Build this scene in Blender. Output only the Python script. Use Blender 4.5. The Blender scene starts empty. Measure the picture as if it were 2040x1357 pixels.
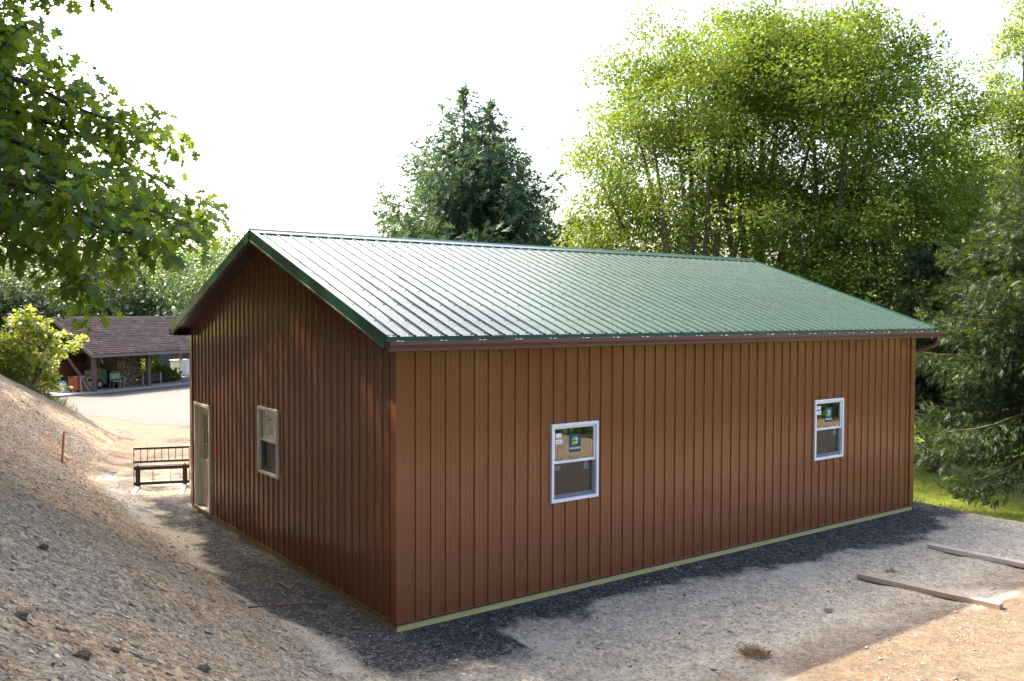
import bpy, math, random
import numpy as np
from mathutils import Matrix, Vector

random.seed(7)
rng = np.random.default_rng(7)
S = bpy.context.scene
COL = S.collection
R = math.radians

# ------------------------------------------------------------------ camera
YAW, PITCH, ROLL = 0.94147, -0.0310, 0.00286
CAM = np.array([-5.392, -9.892, 3.998])
FPX = 1750.9
_fw = np.array([math.cos(YAW)*math.cos(PITCH), math.sin(YAW)*math.cos(PITCH), math.sin(PITCH)])
_r = np.array([math.sin(YAW), -math.cos(YAW), 0.0]); _u = np.cross(_r, _fw)
_r2 = _r*math.cos(ROLL) + _u*math.sin(ROLL); _u2 = _u*math.cos(ROLL) - _r*math.sin(ROLL)
cd = bpy.data.cameras.new('camera'); cam = bpy.data.objects.new('camera', cd); COL.objects.link(cam)
cd.sensor_fit = 'HORIZONTAL'; cd.sensor_width = 36; cd.lens = 36*FPX/2040
cd.clip_start = 0.05; cd.clip_end = 2000
M = Matrix(((_r2[0], _u2[0], -_fw[0], CAM[0]), (_r2[1], _u2[1], -_fw[1], CAM[1]), (_r2[2], _u2[2], -_fw[2], CAM[2]), (0, 0, 0, 1)))
cam.matrix_world = M
cd.dof.use_dof = True; cd.dof.focus_distance = 14.0; cd.dof.aperture_fstop = 16
S.camera = cam

# ------------------------------------------------------------------ sky, sun, exposure
SUN = np.array([-0.28, 1.0, 1.10]); SUN = SUN/np.linalg.norm(SUN)      # towards the sun
EL = math.asin(SUN[2]); AZ = math.atan2(SUN[0], SUN[1])
w = bpy.data.worlds.new('World'); S.world = w; w.use_nodes = True
nt = w.node_tree; nt.nodes.clear()
sky = nt.nodes.new('ShaderNodeTexSky'); sky.sky_type = 'NISHITA'; sky.sun_disc = False
sky.sun_elevation = EL; sky.sun_rotation = AZ
sky.altitude = 0; sky.air_density = 1.0; sky.dust_density = 6.5; sky.ozone_density = 1.0
bg = nt.nodes.new('ShaderNodeBackground'); bg.inputs[1].default_value = 0.15
wo = nt.nodes.new('ShaderNodeOutputWorld')
nt.links.new(sky.outputs[0], bg.inputs[0]); nt.links.new(bg.outputs[0], wo.inputs[0])
sd = bpy.data.lights.new('sun', 'SUN'); sd.energy = 3.0; sd.angle = R(1.0); sd.color = (1.0, 0.86, 0.68)
so = bpy.data.objects.new('sun', sd); COL.objects.link(so)
so.rotation_euler = Vector(SUN).to_track_quat('Z', 'Y').to_euler(); so.location = (0, 30, 40)
vs = S.view_settings; vs.view_transform = 'Standard'; vs.look = 'None'; vs.gamma = 1; vs.exposure = 2.5; vs.use_curve_mapping = False
S.render.engine = 'CYCLES'
S.cycles.use_denoising = True
S.cycles.max_bounces = 8; S.cycles.transparent_max_bounces = 12
S.cycles.sample_clamp_indirect = 6.0

# ------------------------------------------------------------------ materials
MATS = {}
def newmat(name):
    m = bpy.data.materials.new(name); m.use_nodes = True; n = m.node_tree; n.nodes.clear(); MATS[name] = m
    out = n.nodes.new('ShaderNodeOutputMaterial')
    return m, n, out
def N(n, t, **kw):
    x = n.nodes.new(t)
    for k, v in kw.items():
        if k.startswith('i_'):
            x.inputs[k[2:].replace('_', ' ')].default_value = v
        else: setattr(x, k, v)
    return x
def noise(n, scale, detail=4, rough=0.55, vec=None, dim='3D'):
    x = N(n, 'ShaderNodeTexNoise', noise_dimensions=dim)
    x.inputs['Scale'].default_value = scale; x.inputs['Detail'].default_value = detail; x.inputs['Roughness'].default_value = rough
    if vec is not None: n.links.new(vec, x.inputs['Vector'])
    return x
def ramp(n, fac, stops):
    x = N(n, 'ShaderNodeValToRGB'); e = x.color_ramp.elements
    while len(e) < len(stops): e.new(0.5)
    for i, (p, c) in enumerate(stops):
        e[i].position = p; e[i].color = tuple(c)+(1,) if len(c) == 3 else c
    n.links.new(fac, x.inputs[0]); return x
def mixc(n, fac, a, b, mode='MIX'):
    x = N(n, 'ShaderNodeMix', data_type='RGBA', blend_type=mode)
    for v, s in ((fac, 0), (a, 6), (b, 7)):
        if hasattr(v, 'links') or isinstance(v, bpy.types.NodeSocket): n.links.new(v, x.inputs[s])
        else: x.inputs[s].default_value = (tuple(v)+(1,) if isinstance(v, tuple) and len(v) == 3 else v)
    return x.outputs[2]
def math_(n, op, a, b=0.0, clamp=False):
    x = N(n, 'ShaderNodeMath', operation=op, use_clamp=clamp)
    for i, v in enumerate((a, b)):
        if isinstance(v, bpy.types.NodeSocket): n.links.new(v, x.inputs[i])
        else: x.inputs[i].default_value = v
    return x.outputs[0]
def bump(n, h, strength, dist):
    x = N(n, 'ShaderNodeBump'); x.inputs['Strength'].default_value = strength; x.inputs['Distance'].default_value = dist
    n.links.new(h, x.inputs['Height']); return x.outputs[0]
def surf(name, c1, c2=None, scale=8.0, rough=0.6, rvar=0.1, bmp=0.0, bscale=40.0, bdist=0.01, metal=0.0, stretch=None, spec=0.5, coat=0.0):
    m, n, out = newmat(name)
    p = N(n, 'ShaderNodeBsdfPrincipled'); n.links.new(p.outputs[0], out.inputs[0])
    tc = N(n, 'ShaderNodeTexCoord'); v = tc.outputs['Object']
    if stretch:
        mp = N(n, 'ShaderNodeMapping'); mp.inputs['Scale'].default_value = stretch; n.links.new(v, mp.inputs[0]); v = mp.outputs[0]
    c2 = c2 or tuple(x*0.8 for x in c1)
    nz = noise(n, scale, 5, 0.6, v)
    r = ramp(n, nz.outputs[0], ((0.3, c1), (0.7, c2))); n.links.new(r.outputs[0], p.inputs['Base Color'])
    nz2 = noise(n, scale*2.3, 3, 0.5, v)
    rr = N(n, 'ShaderNodeMapRange'); n.links.new(nz2.outputs[0], rr.inputs[0])
    rr.inputs[1].default_value = 0.3; rr.inputs[2].default_value = 0.7; rr.inputs[3].default_value = max(0.02, rough-rvar); rr.inputs[4].default_value = min(1, rough+rvar)
    n.links.new(rr.outputs[0], p.inputs['Roughness'])
    p.inputs['Metallic'].default_value = metal; p.inputs['Specular IOR Level'].default_value = spec
    p.inputs['Coat Weight'].default_value = coat; p.inputs['Coat Roughness'].default_value = 0.15
    if bmp:
        nb = noise(n, bscale, 6, 0.65, v); n.links.new(bump(n, nb.outputs[0], bmp, bdist), p.inputs['Normal'])
    return m
def leafmat(name, dark, mid, light, trans, tfac=0.42, gloss=0.06, grough=0.4):
    m, n, out = newmat(name)
    at = N(n, 'ShaderNodeAttribute', attribute_name='tint')
    r = ramp(n, at.outputs['Fac'], ((0.0, dark), (0.5, mid), (1.0, light)))
    d = N(n, 'ShaderNodeBsdfDiffuse'); n.links.new(r.outputs[0], d.inputs[0])
    t = N(n, 'ShaderNodeBsdfTranslucent')
    tcol = mixc(n, 0.55, r.outputs[0], trans); n.links.new(tcol, t.inputs[0])
    mx = N(n, 'ShaderNodeMixShader'); mx.inputs[0].default_value = tfac
    n.links.new(d.outputs[0], mx.inputs[1]); n.links.new(t.outputs[0], mx.inputs[2])
    g = N(n, 'ShaderNodeBsdfGlossy'); g.inputs['Roughness'].default_value = grough; g.inputs[0].default_value = (1, 1, 1, 1)
    mg = N(n, 'ShaderNodeMixShader'); mg.inputs[0].default_value = gloss
    n.links.new(mx.outputs[0], mg.inputs[1]); n.links.new(g.outputs[0], mg.inputs[2])
    n.links.new(mg.outputs[0], out.inputs[0]); return m

# ------------------------------------------------------------------ object helpers
def link(o, parent=None, label=None, cat=None, group=None, kind=None):
    if o.name not in COL.objects: COL.objects.link(o)
    if parent is not None: o.parent = parent
    if label: o['label'] = label
    if cat: o['category'] = cat
    if group: o['group'] = group
    if kind: o['kind'] = kind
    return o
def empty(name, loc=(0, 0, 0), rz=0.0, **kw):
    o = bpy.data.objects.new(name, None); o.location = loc; o.rotation_euler = (0, 0, rz); o.empty_display_size = 0.2
    return link(o, **kw)
class MB:
    def __init__(s): s.v = []; s.f = []
    def add(s, vs, fs):
        b = len(s.v); s.v += [tuple(map(float, x)) for x in vs]; s.f += [tuple(b+i for i in f) for f in fs]; return s
    def box(s, lo, hi):
        x0, y0, z0 = lo; x1, y1, z1 = hi
        return s.add([(x0,y0,z0),(x1,y0,z0),(x1,y1,z0),(x0,y1,z0),(x0,y0,z1),(x1,y0,z1),(x1,y1,z1),(x0,y1,z1)],
                     [(0,3,2,1),(4,5,6,7),(0,1,5,4),(1,2,6,5),(2,3,7,6),(3,0,4,7)])
    def beam(s, a, b, wd, ht, up=(0, 0, 1)):
        a = Vector(a); b = Vector(b); d = (b-a).normalized(); u = Vector(up)
        sd_ = d.cross(u)
        if sd_.length < 1e-4: sd_ = d.cross(Vector((1, 0, 0)))
        sd_.normalize(); u = sd_.cross(d)
        sd_ *= wd/2; u *= ht/2
        return s.add([a-sd_-u, a+sd_-u, a+sd_+u, a-sd_+u, b-sd_-u, b+sd_-u, b+sd_+u, b-sd_+u],
                     [(0,1,2,3),(7,6,5,4),(0,4,5,1),(1,5,6,2),(2,6,7,3),(3,7,4,0)])
    def tube(s, pts, rad, n=8, cap=True):
        pts = [Vector(p) for p in pts]
        if not hasattr(rad, '__len__'): rad = [rad]*len(pts)
        rings = []; ref = None
        for i, p in enumerate(pts):
            d = (pts[min(i+1, len(pts)-1)] - pts[max(i-1, 0)]).normalized()
            if ref is None:
                ref = d.orthogonal().normalized()
            ref = (ref - d*ref.dot(d)).normalized(); t = d.cross(ref)
            rings.append([p + ref*(rad[i]*math.cos(6.28318*k/n)) + t*(rad[i]*math.sin(6.28318*k/n)) for k in range(n)])
        vs = [v for r_ in rings for v in r_]; fs = []
        for i in range(len(pts)-1):
            for k in range(n):
                a = i*n+k; b_ = i*n+(k+1) % n; fs.append((a, b_, b_+n, a+n))
        if cap: fs.append(tuple(range(n-1, -1, -1))); fs.append(tuple(range((len(pts)-1)*n, len(pts)*n)))
        return s.add(vs, fs)
    def prism(s, prof, a, b, fn):
        """extrude a closed profile [(u,v)] from a to b; fn(t,u,v)->xyz"""
        n = len(prof); vs = [fn(a, u, v) for u, v in prof] + [fn(b, u, v) for u, v in prof]
        fs = [(i, (i+1) % n, (i+1) % n+n, i+n) for i in range(n)] + [tuple(range(n-1, -1, -1)), tuple(range(n, 2*n))]
        return s.add(vs, fs)
    def mesh(s, name, mat=None, smooth=False):
        m = bpy.data.meshes.new(name); m.from_pydata(s.v, [], s.f)
        if mat: m.materials.append(MATS[mat])
        m.validate(); 
        import bmesh
        bm = bmesh.new(); bm.from_mesh(m); bmesh.ops.recalc_face_normals(bm, faces=bm.faces); bm.to_mesh(m); bm.free()
        if smooth: m.polygons.foreach_set('use_smooth', [True]*len(m.polygons))
        return m
    def build(s, name, mat, parent=None, smooth=False, bevel=0.0, loc=None, **kw):
        o = bpy.data.objects.new(name, s.mesh(name, mat, smooth))
        if loc: o.location = loc
        if bevel:
            b = o.modifiers.new('bevel', 'BEVEL'); b.width = bevel; b.segments = 2; b.limit_method = 'ANGLE'
        return link(o, parent, **kw)
def npmesh(name, V, F, mat, tint=None, smooth=False):
    """V (n,3) float, F (m,k) int, all faces with k corners"""
    m = bpy.data.meshes.new(name); k = F.shape[1]
    m.vertices.add(len(V)); m.vertices.foreach_set('co', np.ascontiguousarray(V, dtype=np.float32).ravel())
    m.loops.add(F.size); m.loops.foreach_set('vertex_index', np.ascontiguousarray(F, dtype=np.int32).ravel())
    m.polygons.add(len(F)); m.polygons.foreach_set('loop_start', np.arange(0, F.size, k, dtype=np.int32))
    m.polygons.foreach_set('loop_total', np.full(len(F), k, dtype=np.int32))
    if smooth: m.polygons.foreach_set('use_smooth', np.ones(len(F), dtype=bool))
    m.update(calc_edges=True)
    if tint is not None:
        a = m.attributes.new('tint', 'FLOAT', 'POINT'); a.data.foreach_set('value', np.ascontiguousarray(tint, dtype=np.float32))
    if mat: m.materials.append(MATS[mat])
    return m
def unit(a): return a/np.maximum(np.linalg.norm(a, axis=-1, keepdims=True), 1e-9)
def leaves(P, D, Nn, L, W, tmpl, tint):
    """place template leaves: P pos, D axis dir, Nn approx normal, L length, W width"""
    tv, tf = tmpl; n = len(P)
    D = unit(D); s_ = unit(np.cross(D, Nn)); u_ = np.cross(s_, D)
    V = (P[:, None, :] + D[:, None, :]*(tv[None, :, 1:2]*L[:, None, None]) + s_[:, None, :]*(tv[None, :, 0:1]*W[:, None, None])
         + u_[:, None, :]*(tv[None, :, 2:3]*W[:, None, None])).reshape(-1, 3)
    F = (tf[None]+(np.arange(n)*len(tv))[:, None, None]).reshape(-1, tf.shape[1])
    return V, F, np.repeat(tint, len(tv))
DIAMOND = (np.array([(0, 0, 0), (.5, .45, .14), (0, 1, 0), (-.5, .45, .14)], float), np.array([(0, 1, 2), (0, 2, 3)]))
_sp = [(0, 0, 0)]; _sf = []
for _a, _l, _y0, _z in ((0, 1.0, 0.0, 0), (.75, .62, .12, .08), (-.75, .62, .12, -.06), (.65, .5, .42, -.05), (-.65, .5, .42, .07)):
    _dx, _dy = math.sin(_a), math.cos(_a); _k = len(_sp); _w = .085
    _sp += [(-_dy*_w, _y0+_dx*_w*.6, 0), (_dy*_w, _y0-_dx*_w*.6, 0), (_dx*_l, _y0+_dy*_l, _z*2)]; _sf.append((_k, _k+1, _k+2))
SPRAY = (np.array(_sp, float), np.array(_sf))
def sstep(a, b, x):
    t = np.clip((x-a)/(b-a), 0, 1); return t*t*(3-2*t)
def atd(px, py, d):
    """a point of the place at depth d seen along one line of sight (used to lay out trees)"""
    return CAM + d*(_fw + _r2*(px-1020)/FPX + _u2*(678.5-py)/FPX)

# value noise for terrain
_perm = rng.random((256, 256))
def vnoise(x, y):
    xi = np.floor(x).astype(int); yi = np.floor(y).astype(int); fx = x-xi; fy = y-yi
    fx = fx*fx*(3-2*fx); fy = fy*fy*(3-2*fy)
    g = lambda a, b: _perm[a % 256, b % 256]
    return (g(xi, yi)*(1-fx)+g(xi+1, yi)*fx)*(1-fy)+(g(xi, yi+1)*(1-fx)+g(xi+1, yi+1)*fx)*fy
def fbm(x, y, o=4):
    r_ = 0; a = 0.5
    for i in range(o): r_ = r_ + a*(vnoise(x+i*17.3, y+i*9.1)-0.5); x = x*2.03; y = y*2.03; a *= 0.5
    return r_
# ------------------------------------------------------------------ surface materials
surf('brown_steel', (0.208, 0.074, 0.029), (0.198, 0.070, 0.027), 1.5, 0.17, 0.03, spec=0.6, bmp=0.05, bscale=2.2, bdist=0.012)
surf('brown_trim', (0.11, 0.045, 0.032), (0.10, 0.04, 0.028), 2, 0.32, 0.05, spec=0.6)
surf('gutter_brown', (0.12, 0.055, 0.043), (0.115, 0.052, 0.04), 2, 0.42, 0.03, spec=0.5)
surf('dark_brown', (0.03, 0.016, 0.012), (0.025, 0.013, 0.01), 3, 0.45, 0.05)
surf('green_roof', (0.034, 0.066, 0.054), (0.031, 0.061, 0.05), 1.2, 0.27, 0.04, spec=0.30, bmp=0.03, bscale=5, bdist=0.01)
surf('green_trim', (0.008, 0.062, 0.038), (0.007, 0.056, 0.034), 2, 0.32, 0.05, spec=0.5)
surf('soffit_brown', (0.06, 0.03, 0.022), (0.055, 0.027, 0.02), 3, 0.5)
surf('foam_black', (0.012, 0.012, 0.012), None, 10, 0.9)
surf('treated_wood', (0.52, 0.44, 0.17), (0.43, 0.35, 0.13), 3, 0.75, 0.1, bmp=0.2, bscale=30, stretch=(1, 1, 12))
surf('white_vinyl', (0.80, 0.82, 0.83), (0.76, 0.78, 0.80), 4, 0.35, 0.05)
surf('vinyl_shade_tint', (0.66, 0.62, 0.48), (0.62, 0.58, 0.45), 4, 0.4, 0.05)  # white vinyl with the gable's warm shade put into its colour
surf('door_shade_tint', (0.60, 0.56, 0.42), (0.57, 0.53, 0.40), 5, 0.4, 0.05)  # white door, the same warm shade tint put into its colour
surf('paper_white', (0.78, 0.78, 0.72), (0.72, 0.72, 0.68), 20, 0.6)
surf('sticker_navy', (0.008, 0.06, 0.10), (0.007, 0.05, 0.09), 6, 0.35)
surf('sticker_green', (0.16, 0.55, 0.03), (0.14, 0.5, 0.03), 6, 0.4)
surf('sticker_pale', (0.55, 0.66, 0.75), (0.5, 0.62, 0.7), 6, 0.4)
surf('ink', (0.02, 0.03, 0.03), None, 20, 0.5)
surf('concrete', (0.36, 0.33, 0.29), (0.28, 0.26, 0.23), 3, 0.85, 0.08, bmp=0.25, bscale=60, bdist=0.004)
surf('white_clip', (0.75, 0.75, 0.75), None, 10, 0.4)
surf('screw_dark', (0.03, 0.05, 0.045), None, 10, 0.4, metal=0.3)
surf('screw_brown', (0.07, 0.03, 0.022), None, 10, 0.4)
surf('brass', (0.5, 0.4, 0.2), None, 10, 0.3, metal=1.0)
def glassmat():
    m, n, out = newmat('window_glass')
    tr = N(n, 'ShaderNodeBsdfTransparent'); tr.inputs[0].default_value = (0.72, 0.78, 0.75, 1)
    g = N(n, 'ShaderNodeBsdfGlossy'); g.inputs['Roughness'].default_value = 0.01; g.inputs[0].default_value = (0.95, 1, 0.97, 1)
    fr = N(n, 'ShaderNodeFresnel'); fr.inputs[0].default_value = 1.5
    f2 = math_(n, 'MULTIPLY_ADD', fr.outputs[0], 1.4); 
    f2.node.inputs[2].default_value = 0.16; f2.node.use_clamp = True
    tc = N(n, 'ShaderNodeTexCoord'); nz = noise(n, 1.6, 1, 0.4, tc.outputs['Object'])
    n.links.new(bump(n, nz.outputs[0], 0.25, 0.01), g.inputs['Normal'])
    mx = N(n, 'ShaderNodeMixShader'); n.links.new(f2, mx.inputs[0]); n.links.new(tr.outputs[0], mx.inputs[1]); n.links.new(g.outputs[0], mx.inputs[2])
    n.links.new(mx.outputs[0], out.inputs[0])
glassmat()
def screenmat():
    m, n, out = newmat('insect_screen')
    tr = N(n, 'ShaderNodeBsdfTransparent'); d = N(n, 'ShaderNodeBsdfDiffuse'); d.inputs[0].default_value = (0.05, 0.052, 0.055, 1)
    mx = N(n, 'ShaderNodeMixShader'); mx.inputs[0].default_value = 0.55
    n.links.new(tr.outputs[0], mx.inputs[1]); n.links.new(d.outputs[0], mx.inputs[2]); n.links.new(mx.outputs[0], out.inputs[0])
screenmat()

# ------------------------------------------------------------------ terrain
G0 = -0.085
_fy = [-60, -12, -6, -1, 5, 10.5, 13, 16, 19.5, 22, 30, 60]
_fx = [-1.6, -1.6, -1.35, -1.15, -1.2, -1.15, -0.9, -0.2, 1.0, 1.3, 1.3, 1.3]
def ground_h(x, y, fine=True):
    x = np.asarray(x, float); y = np.asarray(y, float)
    xf = np.interp(y, _fy, _fx) + 0.12*np.sin(y*0.9) + 0.06*np.sin(y*2.3+1)
    d = xf-x
    s = 0.62*np.log1p(np.exp(np.clip(d/0.22, -40, 40)))*0.22           # soft toe
    top = 3.3 + 0.03*np.clip(-x-6, 0, 60)
    k = 0.35; s = -k*np.log(np.exp(-np.clip(s/k, -60, 60))+np.exp(-np.clip(top/k, -60, 60)))+k*np.log1p(np.exp(-top/k))
    s = np.maximum(s, 0)*(1-sstep(20.5, 27.5, y + 0.25*np.clip(x, -30, 5)))
    edge = 12.75+0.1*np.sin(y*1.1)+0.12*np.clip(-y-2, 0, 3)
    drop = 0.75*sstep(0, 2.6, x-edge)*(1-sstep(16, 24, y))
    h = G0+s-drop
    if fine:
        near = np.exp(-np.clip(np.hypot(x-0, y-2)-22, 0, 99)/4.0)*(1-sstep(17.5, 20.2, y)*sstep(1.2, 2.2, x))
        bank = np.clip(s/0.6, 0, 1)
        h = h+near*((0.035+0.09*bank)*fbm(x*0.9, y*0.9, 4)+(0.018+0.05*bank)*fbm(x*4.1+3, y*4.1, 3)+(0.012+0.028*bank)*fbm(x*13+3, y*13, 2))
        # wheel ruts in front of the building
        rut = np.exp(-((y+2.45+0.15*np.sin(x*.5))/0.22)**2)+np.exp(-((y+3.5+0.1*np.sin(x*.4+1))/0.22)**2)
        h = h-0.03*rut*(x > -1)*sstep(-1, 1, x)*near
        # keep the ground below the grade board and floor
        ins = (x > -0.04) & (x < 12.25) & (y > -0.04) & (y < 8.98)
        h = np.where(ins, np.minimum(h, G0-0.02), h)
    return h
def gz(x, y): return float(ground_h(np.array([x]), np.array([y]))[0])
def axis(core0, core1, step, far):
    a = list(np.arange(core0, core1+1e-6, step)); s_ = step
    v = core1
    while v < far: s_ *= 1.25; v += s_; a.append(min(v, far))
    s_ = step; v = core0; pre = []
    while v > -far: s_ *= 1.25; v -= s_; pre.append(max(v, -far))
    return np.array(pre[::-1]+a)
def make_ground():
    X = axis(-8.5, 14.5, 0.1, 500); Y = axis(-9, 23.5, 0.1, 500)
    gx, gy = np.meshgrid(X, Y); H = ground_h(gx, gy)
    nx, ny = len(X), len(Y)
    V = np.stack([gx.ravel(), gy.ravel(), H.ravel()], 1)
    i = np.arange(nx-1)[None]+np.arange(ny-1)[:, None]*nx
    F = np.stack([i, i+1, i+1+nx, i+nx], -1).reshape(-1, 4)
    m = npmesh('ground', V, F, 'earth', smooth=True)
    x, y = V[:, 0], V[:, 1]
    n1 = fbm(x*0.8, y*0.8, 4); n2 = fbm(x*2.7+9, y*2.7, 3)
    out = np.maximum(np.maximum(-x, x-12.19), np.maximum(-y, y-8.93))
    # dark crushed stone laid round the building
    front = sstep(0.50, -0.40, -y-1.0+0.3*np.sin(x*0.55)+1.3*n1+0.9*n2)*sstep(-1.6, -0.2, x)*(1-sstep(12.8, 13.6, x))*(y < 1)
    side = sstep(0.45, -0.40, -x-1.0-0.25*np.sin(y*0.6)+1.3*n1+0.8*n2)*sstep(-2.4, -0.8, y)*(1-sstep(9, 12, y))*(x < 1)
    patch = sstep(0.1, 0.35, n1+0.15)
    dark = np.clip(np.maximum(front, side), 0, 1)*(0.80+0.20*patch)
    dark = np.maximum(dark, (0.30+0.30*patch)*sstep(9.5, 12, y)*(1-sstep(22, 23, y))*sstep(0.4, 1.6, x-np.interp(y, _fy, _fx))*(x < 12))
    xf = np.interp(y, _fy, _fx); dd = xf-x
    pale = np.exp(-((dd+0.05+0.6*n1)/0.24)**2)*sstep(-0.12, 0.12, fbm(x*0.5+4, y*0.35, 3)+0.06)*(y < 13.5)*(y > -1)
    pale = np.maximum(pale, 0.85*sstep(0.02, 0.25, n1+0.3*n2)*(y < -1.2)*(y > -4)*(x > -1)*(x < 13))
    bank = sstep(-0.15, 0.35, dd)*(y < 30)
    soil = sstep(-2.9, -4.0, y+0.6*n1+0.3*n2)*(x > -3)  # tan dirt, darkened where the sun falls, edge on the eave's shadow line
    soil = np.maximum(soil, 0.95*sstep(11.5, 15, y+2*n1))  # same darkened colour over the sunlit gravel behind the building
    lawn = np.maximum(sstep(14.6, 15.6, x+0.5*n2)*sstep(-6.5, -5, y), np.maximum(sstep(26, 28, y)*(x < 60), sstep(40, 55, np.hypot(x, y))*(1-(y < -5)*(y > -26)*(x < 70))))
    lawn = np.maximum(lawn, sstep(9.6, 11, out)*(y > 9.6)*(x > 3))
    lawn = np.maximum(lawn, sstep(-8.5, -10, x)*1.0)
    lawn = np.maximum(lawn, sstep(-26, -29, y))
    # the driveway side stays stony up to the asphalt
    lawn = lawn*(1-(x > -3)*(x < 9)*(y > 8)*(y < 33)*(1-sstep(31, 33, y)))
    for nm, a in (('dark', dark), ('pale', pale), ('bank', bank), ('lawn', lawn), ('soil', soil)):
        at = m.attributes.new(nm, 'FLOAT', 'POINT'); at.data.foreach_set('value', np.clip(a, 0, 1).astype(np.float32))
    o = bpy.data.objects.new('ground', m); link(o, kind='structure', label='gravel and dirt ground rising to a stony bank')
    return o
def earthmat():
    m, n, out = newmat('earth')
    p = N(n, 'ShaderNodeBsdfPrincipled'); n.links.new(p.outputs[0], out.inputs[0]); p.inputs['Roughness'].default_value = 0.95; p.inputs['Specular IOR Level'].default_value = 0.2
    tc = N(n, 'ShaderNodeTexCoord'); v = tc.outputs['Object']
    A = {k: N(n, 'ShaderNodeAttribute', attribute_name=k).outputs['Fac'] for k in ('dark', 'pale', 'bank', 'lawn', 'soil')}
    vo = N(n, 'ShaderNodeTexVoronoi'); vo.inputs['Scale'].default_value = 20; n.links.new(v, vo.inputs['Vector'])
    vo2 = N(n, 'ShaderNodeTexVoronoi'); vo2.inputs['Scale'].default_value = 48; n.links.new(v, vo2.inputs['Vector'])
    pebble = mixc(n, 0.5, vo.outputs['Color'], vo2.outputs['Color'])
    bw = N(n, 'ShaderNodeRGBToBW'); n.links.new(pebble, bw.inputs[0])
    big = noise(n, 0.9, 5, 0.6, v); mid = noise(n, 5.0, 6, 0.7, v); fin = noise(n, 45, 4, 0.7, v)
    tanb = ramp(n, mid.outputs[0], ((0.28, (0.33, 0.28, 0.205)), (0.52, (0.46, 0.40, 0.305)), (0.75, (0.55, 0.485, 0.38))))
    base = mixc(n, 1.0, tanb.outputs[0], ramp(n, bw.outputs[0], ((0.2, (0.55, 0.54, 0.53)), (0.5, (1, 1, 1)), (0.8, (1.4, 1.37, 1.32)))).outputs[0], 'MULTIPLY')
    bankc = ramp(n, mid.outputs[0], ((0.25, (0.185, 0.15, 0.108)), (0.5, (0.32, 0.265, 0.196)), (0.75, (0.41, 0.34, 0.25))))
    bankc2 = mixc(n, ramp(n, big.outputs[0], ((0.42, (0, 0, 0)), (0.62, (1, 1, 1)))).outputs[0], bankc.outputs[0], mixc(n, 1.0, bankc.outputs[0], (1.15, 0.98, 0.80), 'MULTIPLY'))
    bankc3 = mixc(n, 1.0, bankc2, ramp(n, bw.outputs[0], ((0.2, (0.38, 0.37, 0.36)), (0.5, (1, 1, 1)), (0.8, (1.75, 1.72, 1.66)))).outputs[0], 'MULTIPLY')
    sunlit_dirt_c = mixc(n, 1.0, ramp(n, mid.outputs[0], ((0.28, (0.145, 0.108, 0.075)), (0.52, (0.20, 0.150, 0.106)), (0.75, (0.25, 0.19, 0.137)))).outputs[0], ramp(n, bw.outputs[0], ((0.2, (0.7,)*3), (0.5, (1, 1, 1)), (0.8, (1.3,)*3))).outputs[0], 'MULTIPLY')  # dirt colour held darker to offset the sun on it
    base = mixc(n, A['soil'], base, sunlit_dirt_c)
    c = mixc(n, A['bank'], base, bankc3)
    palec = ramp(n, mid.outputs[0], ((0.3, (0.46, 0.42, 0.335)), (0.7, (0.58, 0.54, 0.44))))
    pf = math_(n, 'MULTIPLY', A['pale'], ramp(n, fin.outputs[0], ((0.25, (0.4,)*3), (0.6, (1,)*3))).outputs[0])
    c = mixc(n, pf, c, palec.outputs[0])
    darkc = ramp(n, bw.outputs[0], ((0.2, (0.018, 0.019, 0.021)), (0.5, (0.050, 0.050, 0.053)), (0.85, (0.19, 0.18, 0.165))))
    dj = math_(n, 'ADD', A['dark'], math_(n, 'MULTIPLY', math_(n, 'SUBTRACT', mid.outputs[0], 0.5), 0.9))
    df = math_(n, 'MULTIPLY', ramp(n, dj, ((0.30, (0,)*3), (0.72, (1,)*3))).outputs[0], ramp(n, A['dark'], ((0.02, (0,)*3), (0.2, (1,)*3))).outputs[0])
    c = mixc(n, df, c, darkc.outputs[0])
    lawnc = ramp(n, mid.outputs[0], ((0.3, (0.115, 0.160, 0.014)), (0.7, (0.175, 0.215, 0.02))))
    lj = math_(n, 'ADD', A['lawn'], math_(n, 'MULTIPLY', math_(n, 'SUBTRACT', mid.outputs[0], 0.5), 0.5))
    c = mixc(n, ramp(n, lj, ((0.45, (0,)*3), (0.55, (1,)*3))).outputs[0], c, lawnc.outputs[0])
    n.links.new(c, p.inputs['Base Color'])
    h1 = math_(n, 'MULTIPLY', bw.outputs[0], 0.7); h2 = math_(n, 'ADD', h1, math_(n, 'MULTIPLY', fin.outputs[0], 0.6)); h3 = math_(n, 'ADD', h2, math_(n, 'MULTIPLY', mid.outputs[0], 0.8))
    n.links.new(bump(n, h3, 1.0, 0.05), p.inputs['Normal'])
earthmat()
ground = make_ground()
surf('asphalt', (0.068, 0.060, 0.057), (0.055, 0.049, 0.047), 1.2, 0.9, 0.05, bmp=0.4, bscale=70, bdist=0.005)
def driveway():
    pts = [(-0.2, 29.6), (1.9, 27.0), (2.6, 23.6), (4.2, 21.9), (6.5, 21.2), (10, 20.7), (16, 20.4), (24, 20.3), (24.6, 40), (24.2, 48.6), (11.6, 43.0), (3.9, 38.2), (1.4, 36.9), (-0.6, 35.2), (-2, 32)]
    V = [(x, y, G0+0.006) for x, y in pts]
    MB().add(V, [tuple(range(len(V)))]).build('driveway', 'asphalt', kind='structure', label='pale asphalt driveway in front of the open shed')
driveway()
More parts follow.
